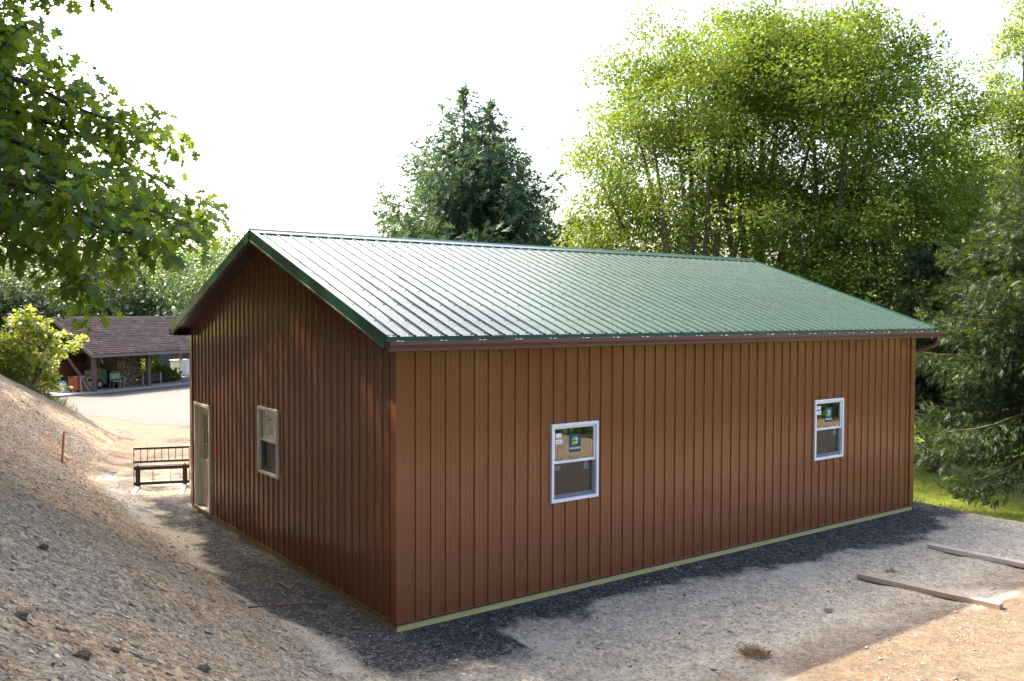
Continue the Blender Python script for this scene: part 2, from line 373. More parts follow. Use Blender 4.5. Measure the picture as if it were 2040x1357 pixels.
# ------------------------------------------------------------------ the metal building
L, W, ZE, ZR = 12.192, 8.93, 3.705, 5.34
OE, OG = 0.31, 0.31
RIB = 0.2286; X0 = 1.22*RIB
SL = (ZR-ZE)/(W/2+OE)                      # roof pitch
bld = empty('metal_building', (0, 0, G0), label='brown ribbed steel building with a green metal gable roof', cat='building')
BZ = -G0
def BB(mb, name, mat, parent=None, smooth=False, bevel=0.0, **kw):
    """build a part of the building from world coordinates"""
    o = mb.build(name, mat, parent or bld, smooth, bevel, **kw)
    o.matrix_parent_inverse = Matrix.Identity(4)
    if parent is None: o.location = (0, 0, BZ)
    return o
def rib_profile(u0, u1, first, rh=0.02, extra=()):
    """breakpoints (u, height) of a 9-inch ribbed sheet between u0 and u1"""
    pts = {}
    k0 = int(math.floor((u0-first)/RIB))-1; k1 = int(math.ceil((u1-first)/RIB))+1
    segs = []
    for k in range(k0, k1+1):
        c = first+k*RIB
        segs += [(c-0.020, 0), (c-0.013, rh), (c+0.013, rh), (c+0.020, 0)]
        for q in (RIB*0.36, RIB*0.64):
            segs += [(c+q-0.010, 0), (c+q-0.004, 0.0035), (c+q+0.004, 0.0035), (c+q+0.010, 0)]
    us = [s[0] for s in segs]; hs = [s[1] for s in segs]
    bp = sorted(set([u0, u1]+[u for u in us if u0 < u < u1]+[e for e in extra if u0 < e < u1]))
    return [(u, float(np.interp(u, us, hs))) for u in bp]
def siding(u0, u1, first, zb, ztop, holes, fn):
    """ribbed sheet as quads; fn(u, z, h)->xyz; holes (ua,ub,za,zb)"""
    mb = MB(); ex = [h[0] for h in holes]+[h[1] for h in holes]
    pr = rib_profile(u0, u1, first, extra=ex)
    for (a, ha), (b, hb) in zip(pr[:-1], pr[1:]):
        mid = (a+b)/2; iv = [(0, 0)]
        cuts = sorted([(h[2], h[3]) for h in holes if h[0] < mid < h[1]])
        lo = zb; spans = []
        for c0, c1 in cuts: spans.append((lo, c0)); lo = c1
        spans.append((lo, None))
        for s0, s1 in spans:
            ta = ztop(a) if s1 is None else s1; tb = ztop(b) if s1 is None else s1
            mb.add([fn(a, s0, ha), fn(b, s0, hb), fn(b, tb, hb), fn(a, ta, ha)], [(0, 1, 2, 3)])
    return mb
WIN_F = [(2.535, 3.355, 1.29, 2.355), (8.80, 9.63, 1.305, 2.355)]
WIN_G = [(4.065, 4.875, 1.29, 2.35)]
DOOR = (7.66, 8.60, 0.0, 2.10)
PW = 4*RIB
def ends(first, a, b):
    e = [a]; k = first+RIB*0.5+PW*math.floor((a-first)/PW)
    while k < b-0.05:
        if k > a+0.05: e.append(k)
        k += PW
    e.append(b); return e
ztop_f = lambda u: 3.66
gable_top = lambda y: ZE - 0.06 + SL*(OE + (y if y < W/2 else W-y)) - 0.09
cache = {}
def put_panel(mb, key, off):
    pass
# front and rear long walls (copies share one mesh where the sheets are alike)
e = ends(X0, 0.0, L); shared = None
for a, b in zip(e[:-1], e[1:]):
    hl = [h for h in WIN_F if h[0] < b and h[1] > a]
    full = abs(b-a-PW) < 1e-6 and not hl
    if full and shared is not None:
        o = bpy.data.objects.new('siding_panel', shared[0]); link(o, bld); o.location = (a-shared[1], 0, BZ)
    else:
        o = BB(siding(a, b, X0, 0.0, ztop_f, hl, lambda u, z, h: (u, -h, z)), 'siding_panel', 'brown_steel')
        if full: shared = (o.data, a)
    # rear sheet
for a, b in zip(e[:-1], e[1:]):
    if abs(b-a-PW) < 1e-6:
        o = bpy.data.objects.new('siding_panel', shared[0]); link(o, bld); o.location = (a+PW+shared[1], W, BZ); o.rotation_euler = (0, 0, math.pi)
    else:
        BB(siding(a, b, X0, 0.0, ztop_f, [], lambda u, z, h: (u, W+h, z)), 'siding_panel', 'brown_steel')
# gable walls
e = ends(0.2, 0.0, W)
for a, b in zip(e[:-1], e[1:]):
    hl = [h for h in WIN_G+[DOOR] if h[0] < b and h[1] > a]
    if a < W/2 < b: ext = [(W/2, W/2, 99, 99)]
    else: ext = []
    BB(siding(a, b, 0.2, 0.0, gable_top, hl+ext, lambda u, z, h: (-h, u, z)), 'siding_panel', 'brown_steel')
    BB(siding(a, b, 0.2, 0.0, gable_top, ext, lambda u, z, h: (L+h, u, z)), 'siding_panel', 'brown_steel')
# inside lining and floor
inn = MB(); inn.box((0.05, 0.05, -0.05), (L-0.05, W-0.05, 0.0)); BB(inn, 'floor_slab', 'concrete')
# base trim and grade board on each side
for nm, mat, z0, z1, out in (('grade_board', 'treated_wood', -0.19, -0.018, 0.012), ('base_trim', 'brown_trim', -0.018, 0.004, 0.030)):
    for a, b in (((0, -out), (L, 0.03)), ((0, W-0.03), (L, W+out)), ((-out, 0), (0.03, W)), ((L-0.03, 0), (L+out, W))):
        e0 = 0.0 if a[1] < 0.01 and b[1] > 5 else (out if nm == 'base_trim' else out-0.002)
        BB(MB().box((a[0]-(e0 if b[0]-a[0] > 5 else 0), a[1], z0), (b[0]+(e0 if b[0]-a[0] > 5 else 0), b[1], z1)), nm, mat)
# corner trims
def corner(cx, cy, sx, sy):
    mb = MB(); t = 0.028; w_ = 0.115
    prof = [(0, 0), (w_, 0), (w_, 0.006), (w_+0.01, 0.012), (w_+0.01, 0.02)]
    P = [(sx*t, -sy*(w_+0.014)), (sx*t, sy*t), (-sx*(w_+0.014), sy*t), (-sx*(w_+0.014), sy*(t-0.02)), (-sx*w_, sy*(t-0.008)), (sx*(t-0.008), sy*(t-0.008)), (sx*(t-0.008), -sy*w_), (sx*(t-0.02), -sy*(w_+0.014))]
    mb.prism([(cx+p[0], cy+p[1]) for p in P], 0.006, 3.64, lambda z, u, v: (u, v, z))
    BB(mb, 'corner_trim', 'brown_steel')
corner(0, 0, -1, -1); corner(L, 0, 1, -1); corner(0, W, -1, 1); corner(L, W, 1, 1)
# roof sheets
SLEN = math.hypot(W/2+OE, ZR-ZE); ca = (W/2+OE)/SLEN; sa = (ZR-ZE)/SLEN
def roof_fn(side):
    if side == 0: return lambda u, s, h: (u, -OE+s*ca-h*sa, ZE+s*sa+h*ca)
    return lambda u, s, h: (u, W+OE-s*ca+h*sa, ZE+s*sa+h*ca)
RF = -OG+0.10
for side in (0, 1):
    u = -OG; shared = None
    while u < L+OG-1e-4:
        b = min(u+PW, L+OG); fn = roof_fn(side)
        if shared and abs(b-u-PW) < 1e-6:
            o = bpy.data.objects.new('roof_panel', shared[0]); link(o, bld); o.location = (u-shared[1], 0, BZ)
        else:
            o = BB(siding(u, b, -OG+0.17, 0.0, lambda q: SLEN-0.02, [], fn), 'roof_panel', 'green_roof')
            sm = o.modifiers.new('sheet', 'SOLIDIFY'); sm.thickness = 0.004; sm.offset = -1
            o.modifiers.clear()
            if abs(b-u-PW) < 1e-6: shared = (o.data, u)
        u = b
# roof deck underneath (closes the gable peak to the sky), sits under the sheets
for side in (0, 1):
    fn = roof_fn(side); mb = MB()
    mb.add([fn(-OG+0.02, 0.03, -0.012), fn(L+OG-0.02, 0.03, -0.012), fn(L+OG-0.02, SLEN-0.02, -0.012), fn(-OG+0.02, SLEN-0.02, -0.012),
            fn(-OG+0.02, 0.03, -0.05), fn(L+OG-0.02, 0.03, -0.05), fn(L+OG-0.02, SLEN-0.02, -0.05), fn(-OG+0.02, SLEN-0.02, -0.05)],
           [(0,1,2,3),(7,6,5,4),(0,4,5,1),(1,5,6,2),(2,6,7,3),(3,7,4,0)])
    BB(mb, 'roof_deck', 'dark_brown')
# ridge cap and closures
mb = MB(); zc = 0.026
prof = []
f0, f1 = roof_fn(0), roof_fn(1)
a0 = [f0(0, SLEN-0.17, zc-0.022)[1:], f0(0, SLEN-0.165, zc)[1:], f0(0, SLEN-0.03, zc+0.004)[1:], (W/2, ZR+0.05), f1(0, SLEN-0.03, zc+0.004)[1:], f1(0, SLEN-0.165, zc)[1:], f1(0, SLEN-0.17, zc-0.022)[1:]]
a1 = [(W/2+ (y-W/2)*0.985, z-0.004) for y, z in a0][::-1]
mb.prism(a0+a1, -OG-0.012, L+OG+0.012, lambda x, u, v: (x, u, v)); BB(mb, 'ridge_cap', 'green_roof')
for side in (0, 1):
    fn = roof_fn(side); mb = MB()
    mb.add([fn(-OG+0.03, SLEN-0.155, 0.001), fn(L+OG-0.03, SLEN-0.155, 0.001), fn(L+OG-0.03, SLEN-0.155, zc-0.002), fn(-OG+0.03, SLEN-0.155, zc-0.002),
            fn(-OG+0.03, SLEN-0.13, 0.001), fn(L+OG-0.03, SLEN-0.13, 0.001), fn(L+OG-0.03, SLEN-0.13, zc-0.002), fn(-OG+0.03, SLEN-0.13, zc-0.002)],
           [(0,1,2,3),(7,6,5,4),(0,4,5,1),(1,5,6,2),(2,6,7,3),(3,7,4,0)])
    BB(mb, 'ridge_closure', 'foam_black')
# rake trim, rake fascia, soffit
for gx, sx in ((-OG, -1), (L+OG, 1)):
    for side in (0, 1):
        fn = roof_fn(side); mb = MB()
        o_ = lambda d: gx+sx*d
        def bar(mb, u0, u1, s0, s1, h0, h1):
            mb.add([fn(u0, s0, h0), fn(u1, s0, h0), fn(u1, s1, h0), fn(u0, s1, h0), fn(u0, s0, h1), fn(u1, s0, h1), fn(u1, s1, h1), fn(u0, s1, h1)],
                   [(0,3,2,1),(4,5,6,7),(0,1,5,4),(1,2,6,5),(2,3,7,6),(3,0,4,7)])
        bar(mb, o_(0.002), o_(0.016), -0.012, SLEN+0.012 if side == 0 else SLEN-0.0, -0.135, 0.030)
        bar(mb, o_(-0.065), o_(0.002), -0.012, SLEN-0.012, 0.0225, 0.030)
        bar(mb, o_(0.002), o_(0.024), -0.012, SLEN-0.004, -0.147, -0.135)
        BB(mb, 'rake_trim', 'green_trim')
        mb = MB(); bar(mb, o_(-0.03), o_(0.012), 0.0, SLEN-0.01, -0.172, -0.149); BB(mb, 'rake_fascia', 'brown_trim')
        mb = MB(); nsl = 46; wsl = (SLEN-0.06)/nsl
        for i in range(nsl):
            bar(mb, o_(-0.032), o_(-OG-0.006), 0.03+i*wsl+0.006, 0.03+(i+1)*wsl-0.006, -0.160, -0.150)
        bar(mb, o_(-0.032), o_(-OG-0.006), 0.03, SLEN-0.03, -0.150, -0.142)
        BB(mb, 'soffit', 'soffit_brown')
        mb = MB(); bar(mb, o_(-OG+0.028), o_(-OG-0.004), 0.30, SLEN-0.03, -0.178, -0.161); BB(mb, 'soffit_channel', 'brown_trim')
# eave trim, eave soffit, gutter
for side in (0, 1):
    ys = (lambda y: y) if side == 0 else (lambda y: W-y)
    def ybox(mb, x0, x1, ya, yb, z0, z1):
        ya, yb = sorted((ys(ya), ys(yb))); mb.box((x0, ya, z0), (x1, yb, z1))
    mb = MB(); ybox(mb, -OG-0.014, L+OG+0.014, -OE-0.010, -OE+0.012, ZE-0.085, ZE-0.003); BB(mb, 'eave_trim', 'green_trim')
    mb = MB(); ybox(mb, -OG, L+OG, -OE+0.004, -OE+0.03, ZE-0.19, ZE-0.087); BB(mb, 'eave_fascia', 'brown_trim')
    mb = MB(); ybox(mb, -OG+0.02, L+OG-0.02, -OE+0.032, 0.05, ZE-0.185, ZE-0.172); BB(mb, 'soffit', 'soffit_brown')
    # K-style gutter
    go = -OE-0.011; zt = ZE-0.062; 
    K = [(0, 0), (0, -0.115), (-0.075, -0.115), (-0.079, -0.098), (-0.082, -0.085), (-0.112, -0.040), (-0.115, -0.030), (-0.115, -0.004), (-0.123, 0.000), (-0.123, 0.006), (-0.104, 0.006), (-0.104, -0.002),
         (-0.110, -0.006), (-0.110, -0.032), (-0.078, -0.083), (-0.072, -0.110), (-0.004, -0.110), (-0.004, 0)]
    mb = MB(); mb.prism([(ys(go+u), zt+v) for u, v in K], -OG-0.02, L+OG+0.10, lambda x, u, v: (x, u, v)); BB(mb, 'gutter', 'gutter_brown')
    for xe in (-OG-0.024, L+OG+0.096):
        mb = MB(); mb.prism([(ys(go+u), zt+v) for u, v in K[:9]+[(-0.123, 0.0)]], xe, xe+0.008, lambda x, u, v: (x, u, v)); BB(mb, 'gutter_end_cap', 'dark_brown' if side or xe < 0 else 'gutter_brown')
    for i in range(22):
        xh = -0.13+i*(L+0.26)/21.0 if i else -0.16
        mb = MB(); ybox(mb, xh-0.016, xh+0.016, go-0.004, go-0.108, zt-0.004, zt+0.004); ybox(mb, xh-0.020, xh+0.020, go-0.096, go-0.118, zt+0.0065, zt+0.014)
        ybox(mb, xh-0.014, xh+0.014, go-0.001, go-0.007, zt-0.03, zt+0.016)
        BB(mb, 'gutter_hanger', 'white_clip')
# downspouts: elbows back to the end wall and straight down
for side, xs, d in ((0, L+OG-0.06, 1), (1, -OG+0.12, -1)):
    ys = (lambda y: y) if side == 0 else (lambda y: W-y)
    xw = (L+0.07) if d > 0 else -0.07
    path = [(xs, ys(-OE-0.06), ZE-0.16), (xs, ys(-OE-0.06), ZE-0.27), (xs-0.03*d, ys(-OE-0.03), ZE-0.34), (xs*0.6+xw*0.4, ys(-0.12), ZE-0.42), (xw+0.015*d, ys(0.05), ZE-0.50), (xw, ys(0.10), ZE-0.58), (xw, ys(0.10), 0.15), (xw, ys(0.10), 0.0)]
    if side == 1: path = [(0.3, W+OE+0.06, ZE-0.16), (0.3, W+OE+0.06, ZE-0.27), (0.3, W+OE, ZE-0.36), (0.3, W+0.12, ZE-0.5), (0.3, W+0.08, ZE-0.62), (0.3, W+0.08, 0.1)]
    BB(MB().tube(path, 0.042, 10), 'downspout', 'gutter_brown', smooth=True)
# screws
def screws(pts, nrm, r_, h):
    mb = MB()
    nrm = Vector(nrm); t = nrm.orthogonal().normalized(); b = nrm.cross(t)
    for p in pts:
        p = Vector(p); ring = [p+t*(r_*math.cos(k*1.0472))+b*(r_*math.sin(k*1.0472)) for k in range(6)]
        mb.add(ring+[q+nrm*h for q in ring], [(k, (k+1) % 6, (k+1) % 6+6, k+6) for k in range(6)]+[(6, 7, 8, 9, 10, 11)])
    return mb
for side in (0, 1):
    fn = roof_fn(side); pts = []
    for k in range(56):
        for s_ in (0.06, 0.60, 1.25, 1.90, 2.55, 3.20, 3.85, 4.45):
            u = -OG+0.17+k*RIB-0.045+random.uniform(-.006, .006)
            if u < L+OG-0.04: pts.append(fn(u, s_+random.uniform(-.012, .012), 0.0))
    n_ = Vector((0, -sa, ca)) if side == 0 else Vector((0, sa, ca))
    BB(screws(pts, n_, 0.0115, 0.010), 'roof_screws', 'screw_dark', kind='stuff')
    fn2 = fn
pts = []
for k in range(53):
    for z in (0.10, 0.62, 1.22, 1.84, 2.44, 3.05, 3.5):
        u = X0+k*RIB-0.048
        if any(h[0]-.06 < u < h[1]+.06 and h[2]-.06 < z < h[3]+.06 for h in WIN_F): continue
        pts.append((u+random.uniform(-.005, .005), 0.0, z+random.uniform(-.012, .012)))
for z in (0.3, 0.9, 1.5, 2.1, 2.7, 3.3): pts.append((0.085, -0.026, z))
BB(screws(pts, (0, -1, 0), 0.0105, 0.008), 'wall_screws', 'screw_brown', kind='stuff')
pts = []
for k in range(38):
    for z in (0.10, 0.62, 1.22, 1.84, 2.44, 3.05, 3.65, 4.25):
        y = 0.2+k*RIB-0.048
        if z > gable_top(y)-0.1 or any(h[0]-.06 < y < h[1]+.06 and h[2]-.06 < z < h[3]+.06 for h in WIN_G+[DOOR]): continue
        pts.append((0.0, y, z))
BB(screws(pts, (-1, 0, 0), 0.008, 0.008), 'wall_screws', 'screw_brown', kind='stuff')

# ---------- windows: local frame u (across), n (outwards), z
def text_mesh(s_, size):
    cu = bpy.data.curves.new('t', 'FONT'); cu.body = s_; cu.size = size; cu.align_x = 'CENTER'; cu.align_y = 'CENTER'; cu.extrude = 0.0003; cu.offset = 0.0015
    o = bpy.data.objects.new('t', cu); COL.objects.link(o)
    dg = bpy.context.evaluated_depsgraph_get(); m = bpy.data.meshes.new_from_object(o.evaluated_get(dg))
    bpy.data.objects.remove(o); return m
def window(u0, u1, z0, z1, place, frame_mat, label, stickers, flip=False):
    """place: matrix taking (u, -n outward = -y, z) to the building frame"""
    root = bpy.data.objects.new('window', None); link(root, bld); root['label'] = label; root.matrix_basis = place
    def b(mb, name, mat, bevel=0.0, **kw):
        return mb.build(name, mat, root, bevel=bevel, **kw)
    fw_ = 0.045; o_ = 0.045
    uo0, uo1, zo0, zo1 = u0-0.04, u1+0.04, z0-0.04, z1+0.04
    # outer frame: four mitred-looking bars, thick and proud of the siding
    for nm, lo, hi in (('frame_rail', (uo0, -o_, zo1-fw_), (uo1, 0.06, zo1)), ('frame_rail', (uo0, -o_, zo0), (uo1, 0.06, zo0+fw_)),
                       ('frame_stile', (uo0, -o_-0.002, zo0+fw_+0.001), (uo0+fw_, 0.06, zo1-fw_-0.001)), ('frame_stile', (uo1-fw_, -o_-0.002, zo0+fw_+0.001), (uo1, 0.06, zo1-fw_-0.001))):
        b(MB().box(lo, hi), nm, frame_mat, 0.005)
    zm = (z0+z1)/2+0.01
    ui0, ui1 = uo0+fw_+0.002, uo1-fw_-0.002
    def sash(za, zb, n0, n1, bot, name):
        sw = 0.030
        mb = MB(); mb.box((ui0, n0, za+bot), (ui0+sw, n1, zb-sw)); mb.box((ui1-sw, n0, za+bot), (ui1, n1, zb-sw))
        mb.box((ui0, n0, zb-sw), (ui1, n1, zb)); mb.box((ui0, n0, za), (ui1, n1, za+bot))
        b(mb, name, frame_mat, 0.003)
        return (ui0+sw, ui1-sw, za+bot, zb-sw)
    up = sash(zm-0.020, zo1-fw_-0.002, -0.018, 0.010, 0.036, 'upper_sash')
    lo = sash(zo0+fw_+0.002, zm+0.012, 0.016, 0.044, 0.05, 'lower_sash')
    for (a, c, d, e_), n_ in ((up, -0.004), (lo, 0.030)):
        b(MB().add([(a, n_, d), (c, n_, d), (c, n_, e_), (a, n_, e_)], [(0, 1, 2, 3)]), 'glass_pane', 'window_glass')
    # half screen in front of the lower sash
    b(MB().add([(ui0, 0.005, zo0+fw_), (ui1, 0.005, zo0+fw_), (ui1, 0.005, zm-0.022), (ui0, 0.005, zm-0.022)], [(0, 1, 2, 3)]), 'insect_screen', 'insect_screen')
    for q in (0.3, 0.7):
        uq = ui0+(ui1-ui0)*q; b(MB().box((uq-0.03, 0.012, zm+0.013), (uq+0.03, 0.04, zm+0.028)), 'sash_lock', frame_mat, 0.004)
    # papers and stickers inside the glass
    wd, hh = up[1]-up[0], up[3]-up[2]
    for nm, fx0, fx1, fz0, fz1, which in stickers:
        q = up if which == 'u' else lo; n_ = -0.0060 if which == 'u' else 0.026
        wd, hh = q[1]-q[0], q[3]-q[2]
        x0, x1, y0, y1 = q[0]+fx0*wd, q[0]+fx1*wd, q[2]+fz0*hh, q[2]+fz1*hh
        mt = {'logo': 'sticker_navy'}.get(nm, 'paper_white')
        b(MB().box((x0, n_-0.0006, y0), (x1, n_, y1)), 'brand_sticker' if nm == 'logo' else 'paper_label', mt)
        if nm == 'mark':
            c_ = ((x0+x1)/2, (y0+y1)/2); s_ = (y1-y0)*0.32
            b(MB().add([(c_[0]-s_*.6, n_-0.0012, c_[1]-s_*.7), (c_[0]+s_*.7, n_-0.0012, c_[1]-s_*.4), (c_[0]+s_*.25, n_-0.0012, c_[1]+s_), (c_[0]-s_*.1, n_-0.0012, c_[1]+s_*.2)], [(0, 1, 2, 3)]), 'label_mark', 'ink')
        if nm == 'logo':
            cx = (x0+x1)/2; w_ = (x1-x0); zc_ = y0+(y1-y0)*0.62; hw = w_*0.26; hh2 = (y1-y0)*0.235; n2 = n_-0.0014
            g_ = 0.006
            arc = [(hw*math.cos(t), hw*math.sin(t)) for t in np.linspace(0, math.pi/2, 8)]
            zt_ = zc_+hh2-hw
            # left half green, right half pale, crossed by a dark muntin
            b(MB().add([(cx-g_-q_[0]*(1-g_/hw), n2, zt_+q_[1]) for q_ in arc]+[(cx-g_, n2, zc_+g_), (cx-hw, n2, zc_+g_)], [tuple(range(10))]), 'logo_arch', 'sticker_green')
            b(MB().add([(cx+g_+q_[0]*(1-g_/hw), n2, zt_+q_[1]) for q_ in arc]+[(cx+g_, n2, zc_+g_), (cx+hw, n2, zc_+g_)], [tuple(range(10))]), 'logo_arch', 'sticker_pale')
            b(MB().add([(cx-hw, n2, zc_-hh2*1.0), (cx-g_, n2, zc_-hh2*1.0), (cx-g_, n2, zc_-g_), (cx-hw, n2, zc_-g_)], [(0, 1, 2, 3)]), 'logo_leaf', 'sticker_green')
            b(MB().add([(cx+g_, n2, zc_-hh2*.85), (cx+hw*.45, n2, zc_-hh2*.8), (cx+hw*.85, n2, zc_-hh2*.45), (cx+hw, n2, zc_-g_), (cx+g_, n2, zc_-g_)], [(0, 1, 2, 3, 4)]), 'logo_leaf', 'sticker_pale')
            tm = text_mesh('PARADIGM', 0.05); tm.materials.clear(); tm.materials.append(MATS['paper_white'])
            xs_ = [v.co.x for v in tm.vertices]; sc = w_*0.92/(max(xs_)-min(xs_))
            to = bpy.data.objects.new('logo_lettering', tm); link(to, root); to.location = (cx, n2, y0+(y1-y0)*0.20); to.rotation_euler = (math.pi/2, 0, 0); to.scale = (sc*(-1 if flip else 1), sc, sc)
    return root
mf = Matrix.Translation((0, 0, BZ))
stA = [('plain', 0.03, 0.17, 0.72, 0.86, 'u'), ('mark', 0.03, 0.20, 0.53, 0.67, 'u'), ('logo', 0.37, 0.67, 0.24, 0.80, 'u'), ('plain', 0.04, 0.19, 0.78, 0.92, 'l'), ('plain', 0.78, 0.90, 0.70, 1.0, 'l')]
stB = [('plain', 0.05, 0.19, 0.76, 0.90, 'u'), ('mark', 0.04, 0.21, 0.55, 0.72, 'u'), ('logo', 0.37, 0.66, 0.22, 0.82, 'u'), ('plain', 0.0, 0.04, 0.78, 0.92, 'l'), ('plain', 0.78, 0.90, 0.70, 1.0, 'l')]
window(*WIN_F[0], mf, 'white_vinyl', 'white double-hung window in the long wall, nearer the front corner', stA)
window(*WIN_F[1], mf, 'white_vinyl', 'white double-hung window near the far end of the long wall', stB)
mg = Matrix.Translation((0, 0, BZ)) @ Matrix.Rotation(-math.pi/2, 4, 'Z')
stG = [('plain', 0.50, 1.0, 0.80, 1.0, 'u'), ('plain', 0.74, 1.0, 0.20, 0.80, 'u'), ('plain', 0.54, 1.0, 0.0, 0.20, 'u'), ('plain', 0.58, 1.0, 0.0, 1.0, 'l')]  # stand-in sheets for something white seen inside through the glass
g_ = WIN_G[0]; window(-g_[1], -g_[0], g_[2], g_[3], mg, 'vinyl_shade_tint', 'double-hung window in the gable wall, its white tinted cream for the warm shade', stG)
# ---------- walk door
def door():
    root = bpy.data.objects.new('door', None); link(root, bld); root['label'] = 'panelled entry door recessed in the gable wall, its white tinted cream for the warm shade'; root.matrix_basis = mg
    u0, u1, z0, z1 = -DOOR[1], -DOOR[0], DOOR[2], DOOR[3]
    def b(mb, name, mat, bevel=0.0): return mb.build(name, mat, root, bevel=bevel)
    c = 0.05
    for nm, lo, hi in (('casing', (u0-0.03, -0.045, z1-0.012), (u1+0.03, 0.0, z1+c)), ('casing', (u0-0.035, -0.042, z0), (u0+0.02, 0.0, z1-0.014)), ('casing', (u1-0.02, -0.042, z0), (u1+0.035, 0.0, z1-0.014))):
        b(MB().box(lo, hi), nm, 'vinyl_shade_tint', 0.006)
    b(MB().box((u0+0.001, 0.002, z0), (u0+0.03, 0.15, z1-0.002)), 'jamb', 'vinyl_shade_tint', 0.002)
    b(MB().box((u1-0.03, 0.002, z0), (u1-0.001, 0.15, z1-0.002)), 'jamb', 'vinyl_shade_tint', 0.002)
    b(MB().box((u0+0.031, 0.002, z1-0.034), (u1-0.031, 0.15, z1-0.004)), 'head_jamb', 'vinyl_shade_tint', 0.002)
    b(MB().box((u0+0.031, -0.05, z0-0.004), (u1-0.031, 0.15, z0+0.022)), 'threshold', 'concrete', 0.004)
    d0, d1, e0, e1 = u0+0.033, u1-0.033, z0+0.026, z1-0.037
    lu0, lu1, lz0, lz1 = d0+0.17, d1-0.17, e0+0.98, e1-0.16
    mb = MB(); n0, n1 = 0.085, 0.128
    mb.box((d0, n0, e0), (d1, n1, lz0)); mb.box((d0, n0, lz1), (d1, n1, e1)); mb.box((d0, n0, lz0), (lu0, n1, lz1)); mb.box((lu1, n0, lz0), (d1, n1, lz1))
    b(mb, 'door_leaf', 'door_shade_tint', 0.002)
    mb = MB()
    for a, c_ in ((lu0-0.03, lu0), (lu1, lu1+0.03)): mb.box((a, n0-0.014, lz0-0.03), (c_, n0-0.001, lz1+0.03))
    for a, c_ in ((lz0-0.03, lz0), (lz1, lz1+0.03)): mb.box((lu0+0.001, n0-0.013, a), (lu1-0.001, n0-0.001, c_))
    b(mb, 'light_frame', 'door_shade_tint', 0.003)
    for i in (1, 2): b(MB().box((lu0+(lu1-lu0)*i/3-0.008, n0-0.008, lz0+0.001), (lu0+(lu1-lu0)*i/3+0.008, n0+0.012, lz1-0.001)), 'muntin', 'door_shade_tint')
    for i in (1, 2): b(MB().box((lu0+0.002, n0-0.006, lz0+(lz1-lz0)*i/3-0.008), (lu1-0.002, n0+0.010, lz0+(lz1-lz0)*i/3+0.008)), 'muntin', 'door_shade_tint')
    b(MB().add([(lu0, n0+0.02, lz0), (lu1, n0+0.02, lz0), (lu1, n0+0.02, lz1), (lu0, n0+0.02, lz1)], [(0, 1, 2, 3)]), 'glass_pane', 'window_glass')
    for a, c_ in ((d0+0.12, (d0+d1)/2-0.04), ((d0+d1)/2+0.04, d1-0.12)):
        b(MB().box((a, n0-0.010, e0+0.16), (c_, n0-0.001, e0+0.80)), 'raised_panel', 'door_shade_tint', 0.008)
    mb = MB(); mb.tube([(d1-0.07, n0, 0.95), (d1-0.07, n0-0.05, 0.95)], [0.012, 0.012], 10); mb.tube([(d1-0.07, n0-0.04, 0.95), (d1-0.07, n0-0.06, 0.95), (d1-0.07, n0-0.085, 0.95)], [0.02, 0.03, 0.02], 12)
    b(mb, 'door_knob', 'brass')
    b(MB().tube([(d1-0.07, n0, 1.08), (d1-0.07, n0-0.02, 1.08)], 0.025, 12), 'deadbolt', 'brass')
door()
# ------------------------------------------------------------------ pallet fork, stake, planks, small things
surf('black_steel', (0.012, 0.011, 0.012), (0.02, 0.017, 0.015), 6, 0.45, 0.1, bmp=0.1)
surf('worn_steel', (0.42, 0.42, 0.43), (0.33, 0.33, 0.34), 8, 0.4, 0.1, metal=0.5, bmp=0.1)
surf('rust_steel', (0.03, 0.02, 0.014), (0.016, 0.012, 0.01), 5, 0.6, 0.1, bmp=0.15)
surf('weathered_wood', (0.34, 0.27, 0.20), (0.25, 0.19, 0.14), 2.2, 0.8, 0.1, bmp=0.4, bscale=14, bdist=0.006, stretch=(9, 1, 9))
surf('grey_wood', (0.42, 0.37, 0.33), (0.30, 0.25, 0.21), 2.2, 0.8, 0.1, bmp=0.4, bscale=14, bdist=0.006, stretch=(9, 1, 9))
surf('cut_wood', (0.45, 0.28, 0.15), (0.36, 0.21, 0.11), 12, 0.8)
surf('stake_wood', (0.30, 0.20, 0.12), (0.22, 0.14, 0.08), 6, 0.85, bmp=0.3, bscale=20)
surf('orange_paint', (0.75, 0.13, 0.03), (0.62, 0.10, 0.03), 10, 0.6)
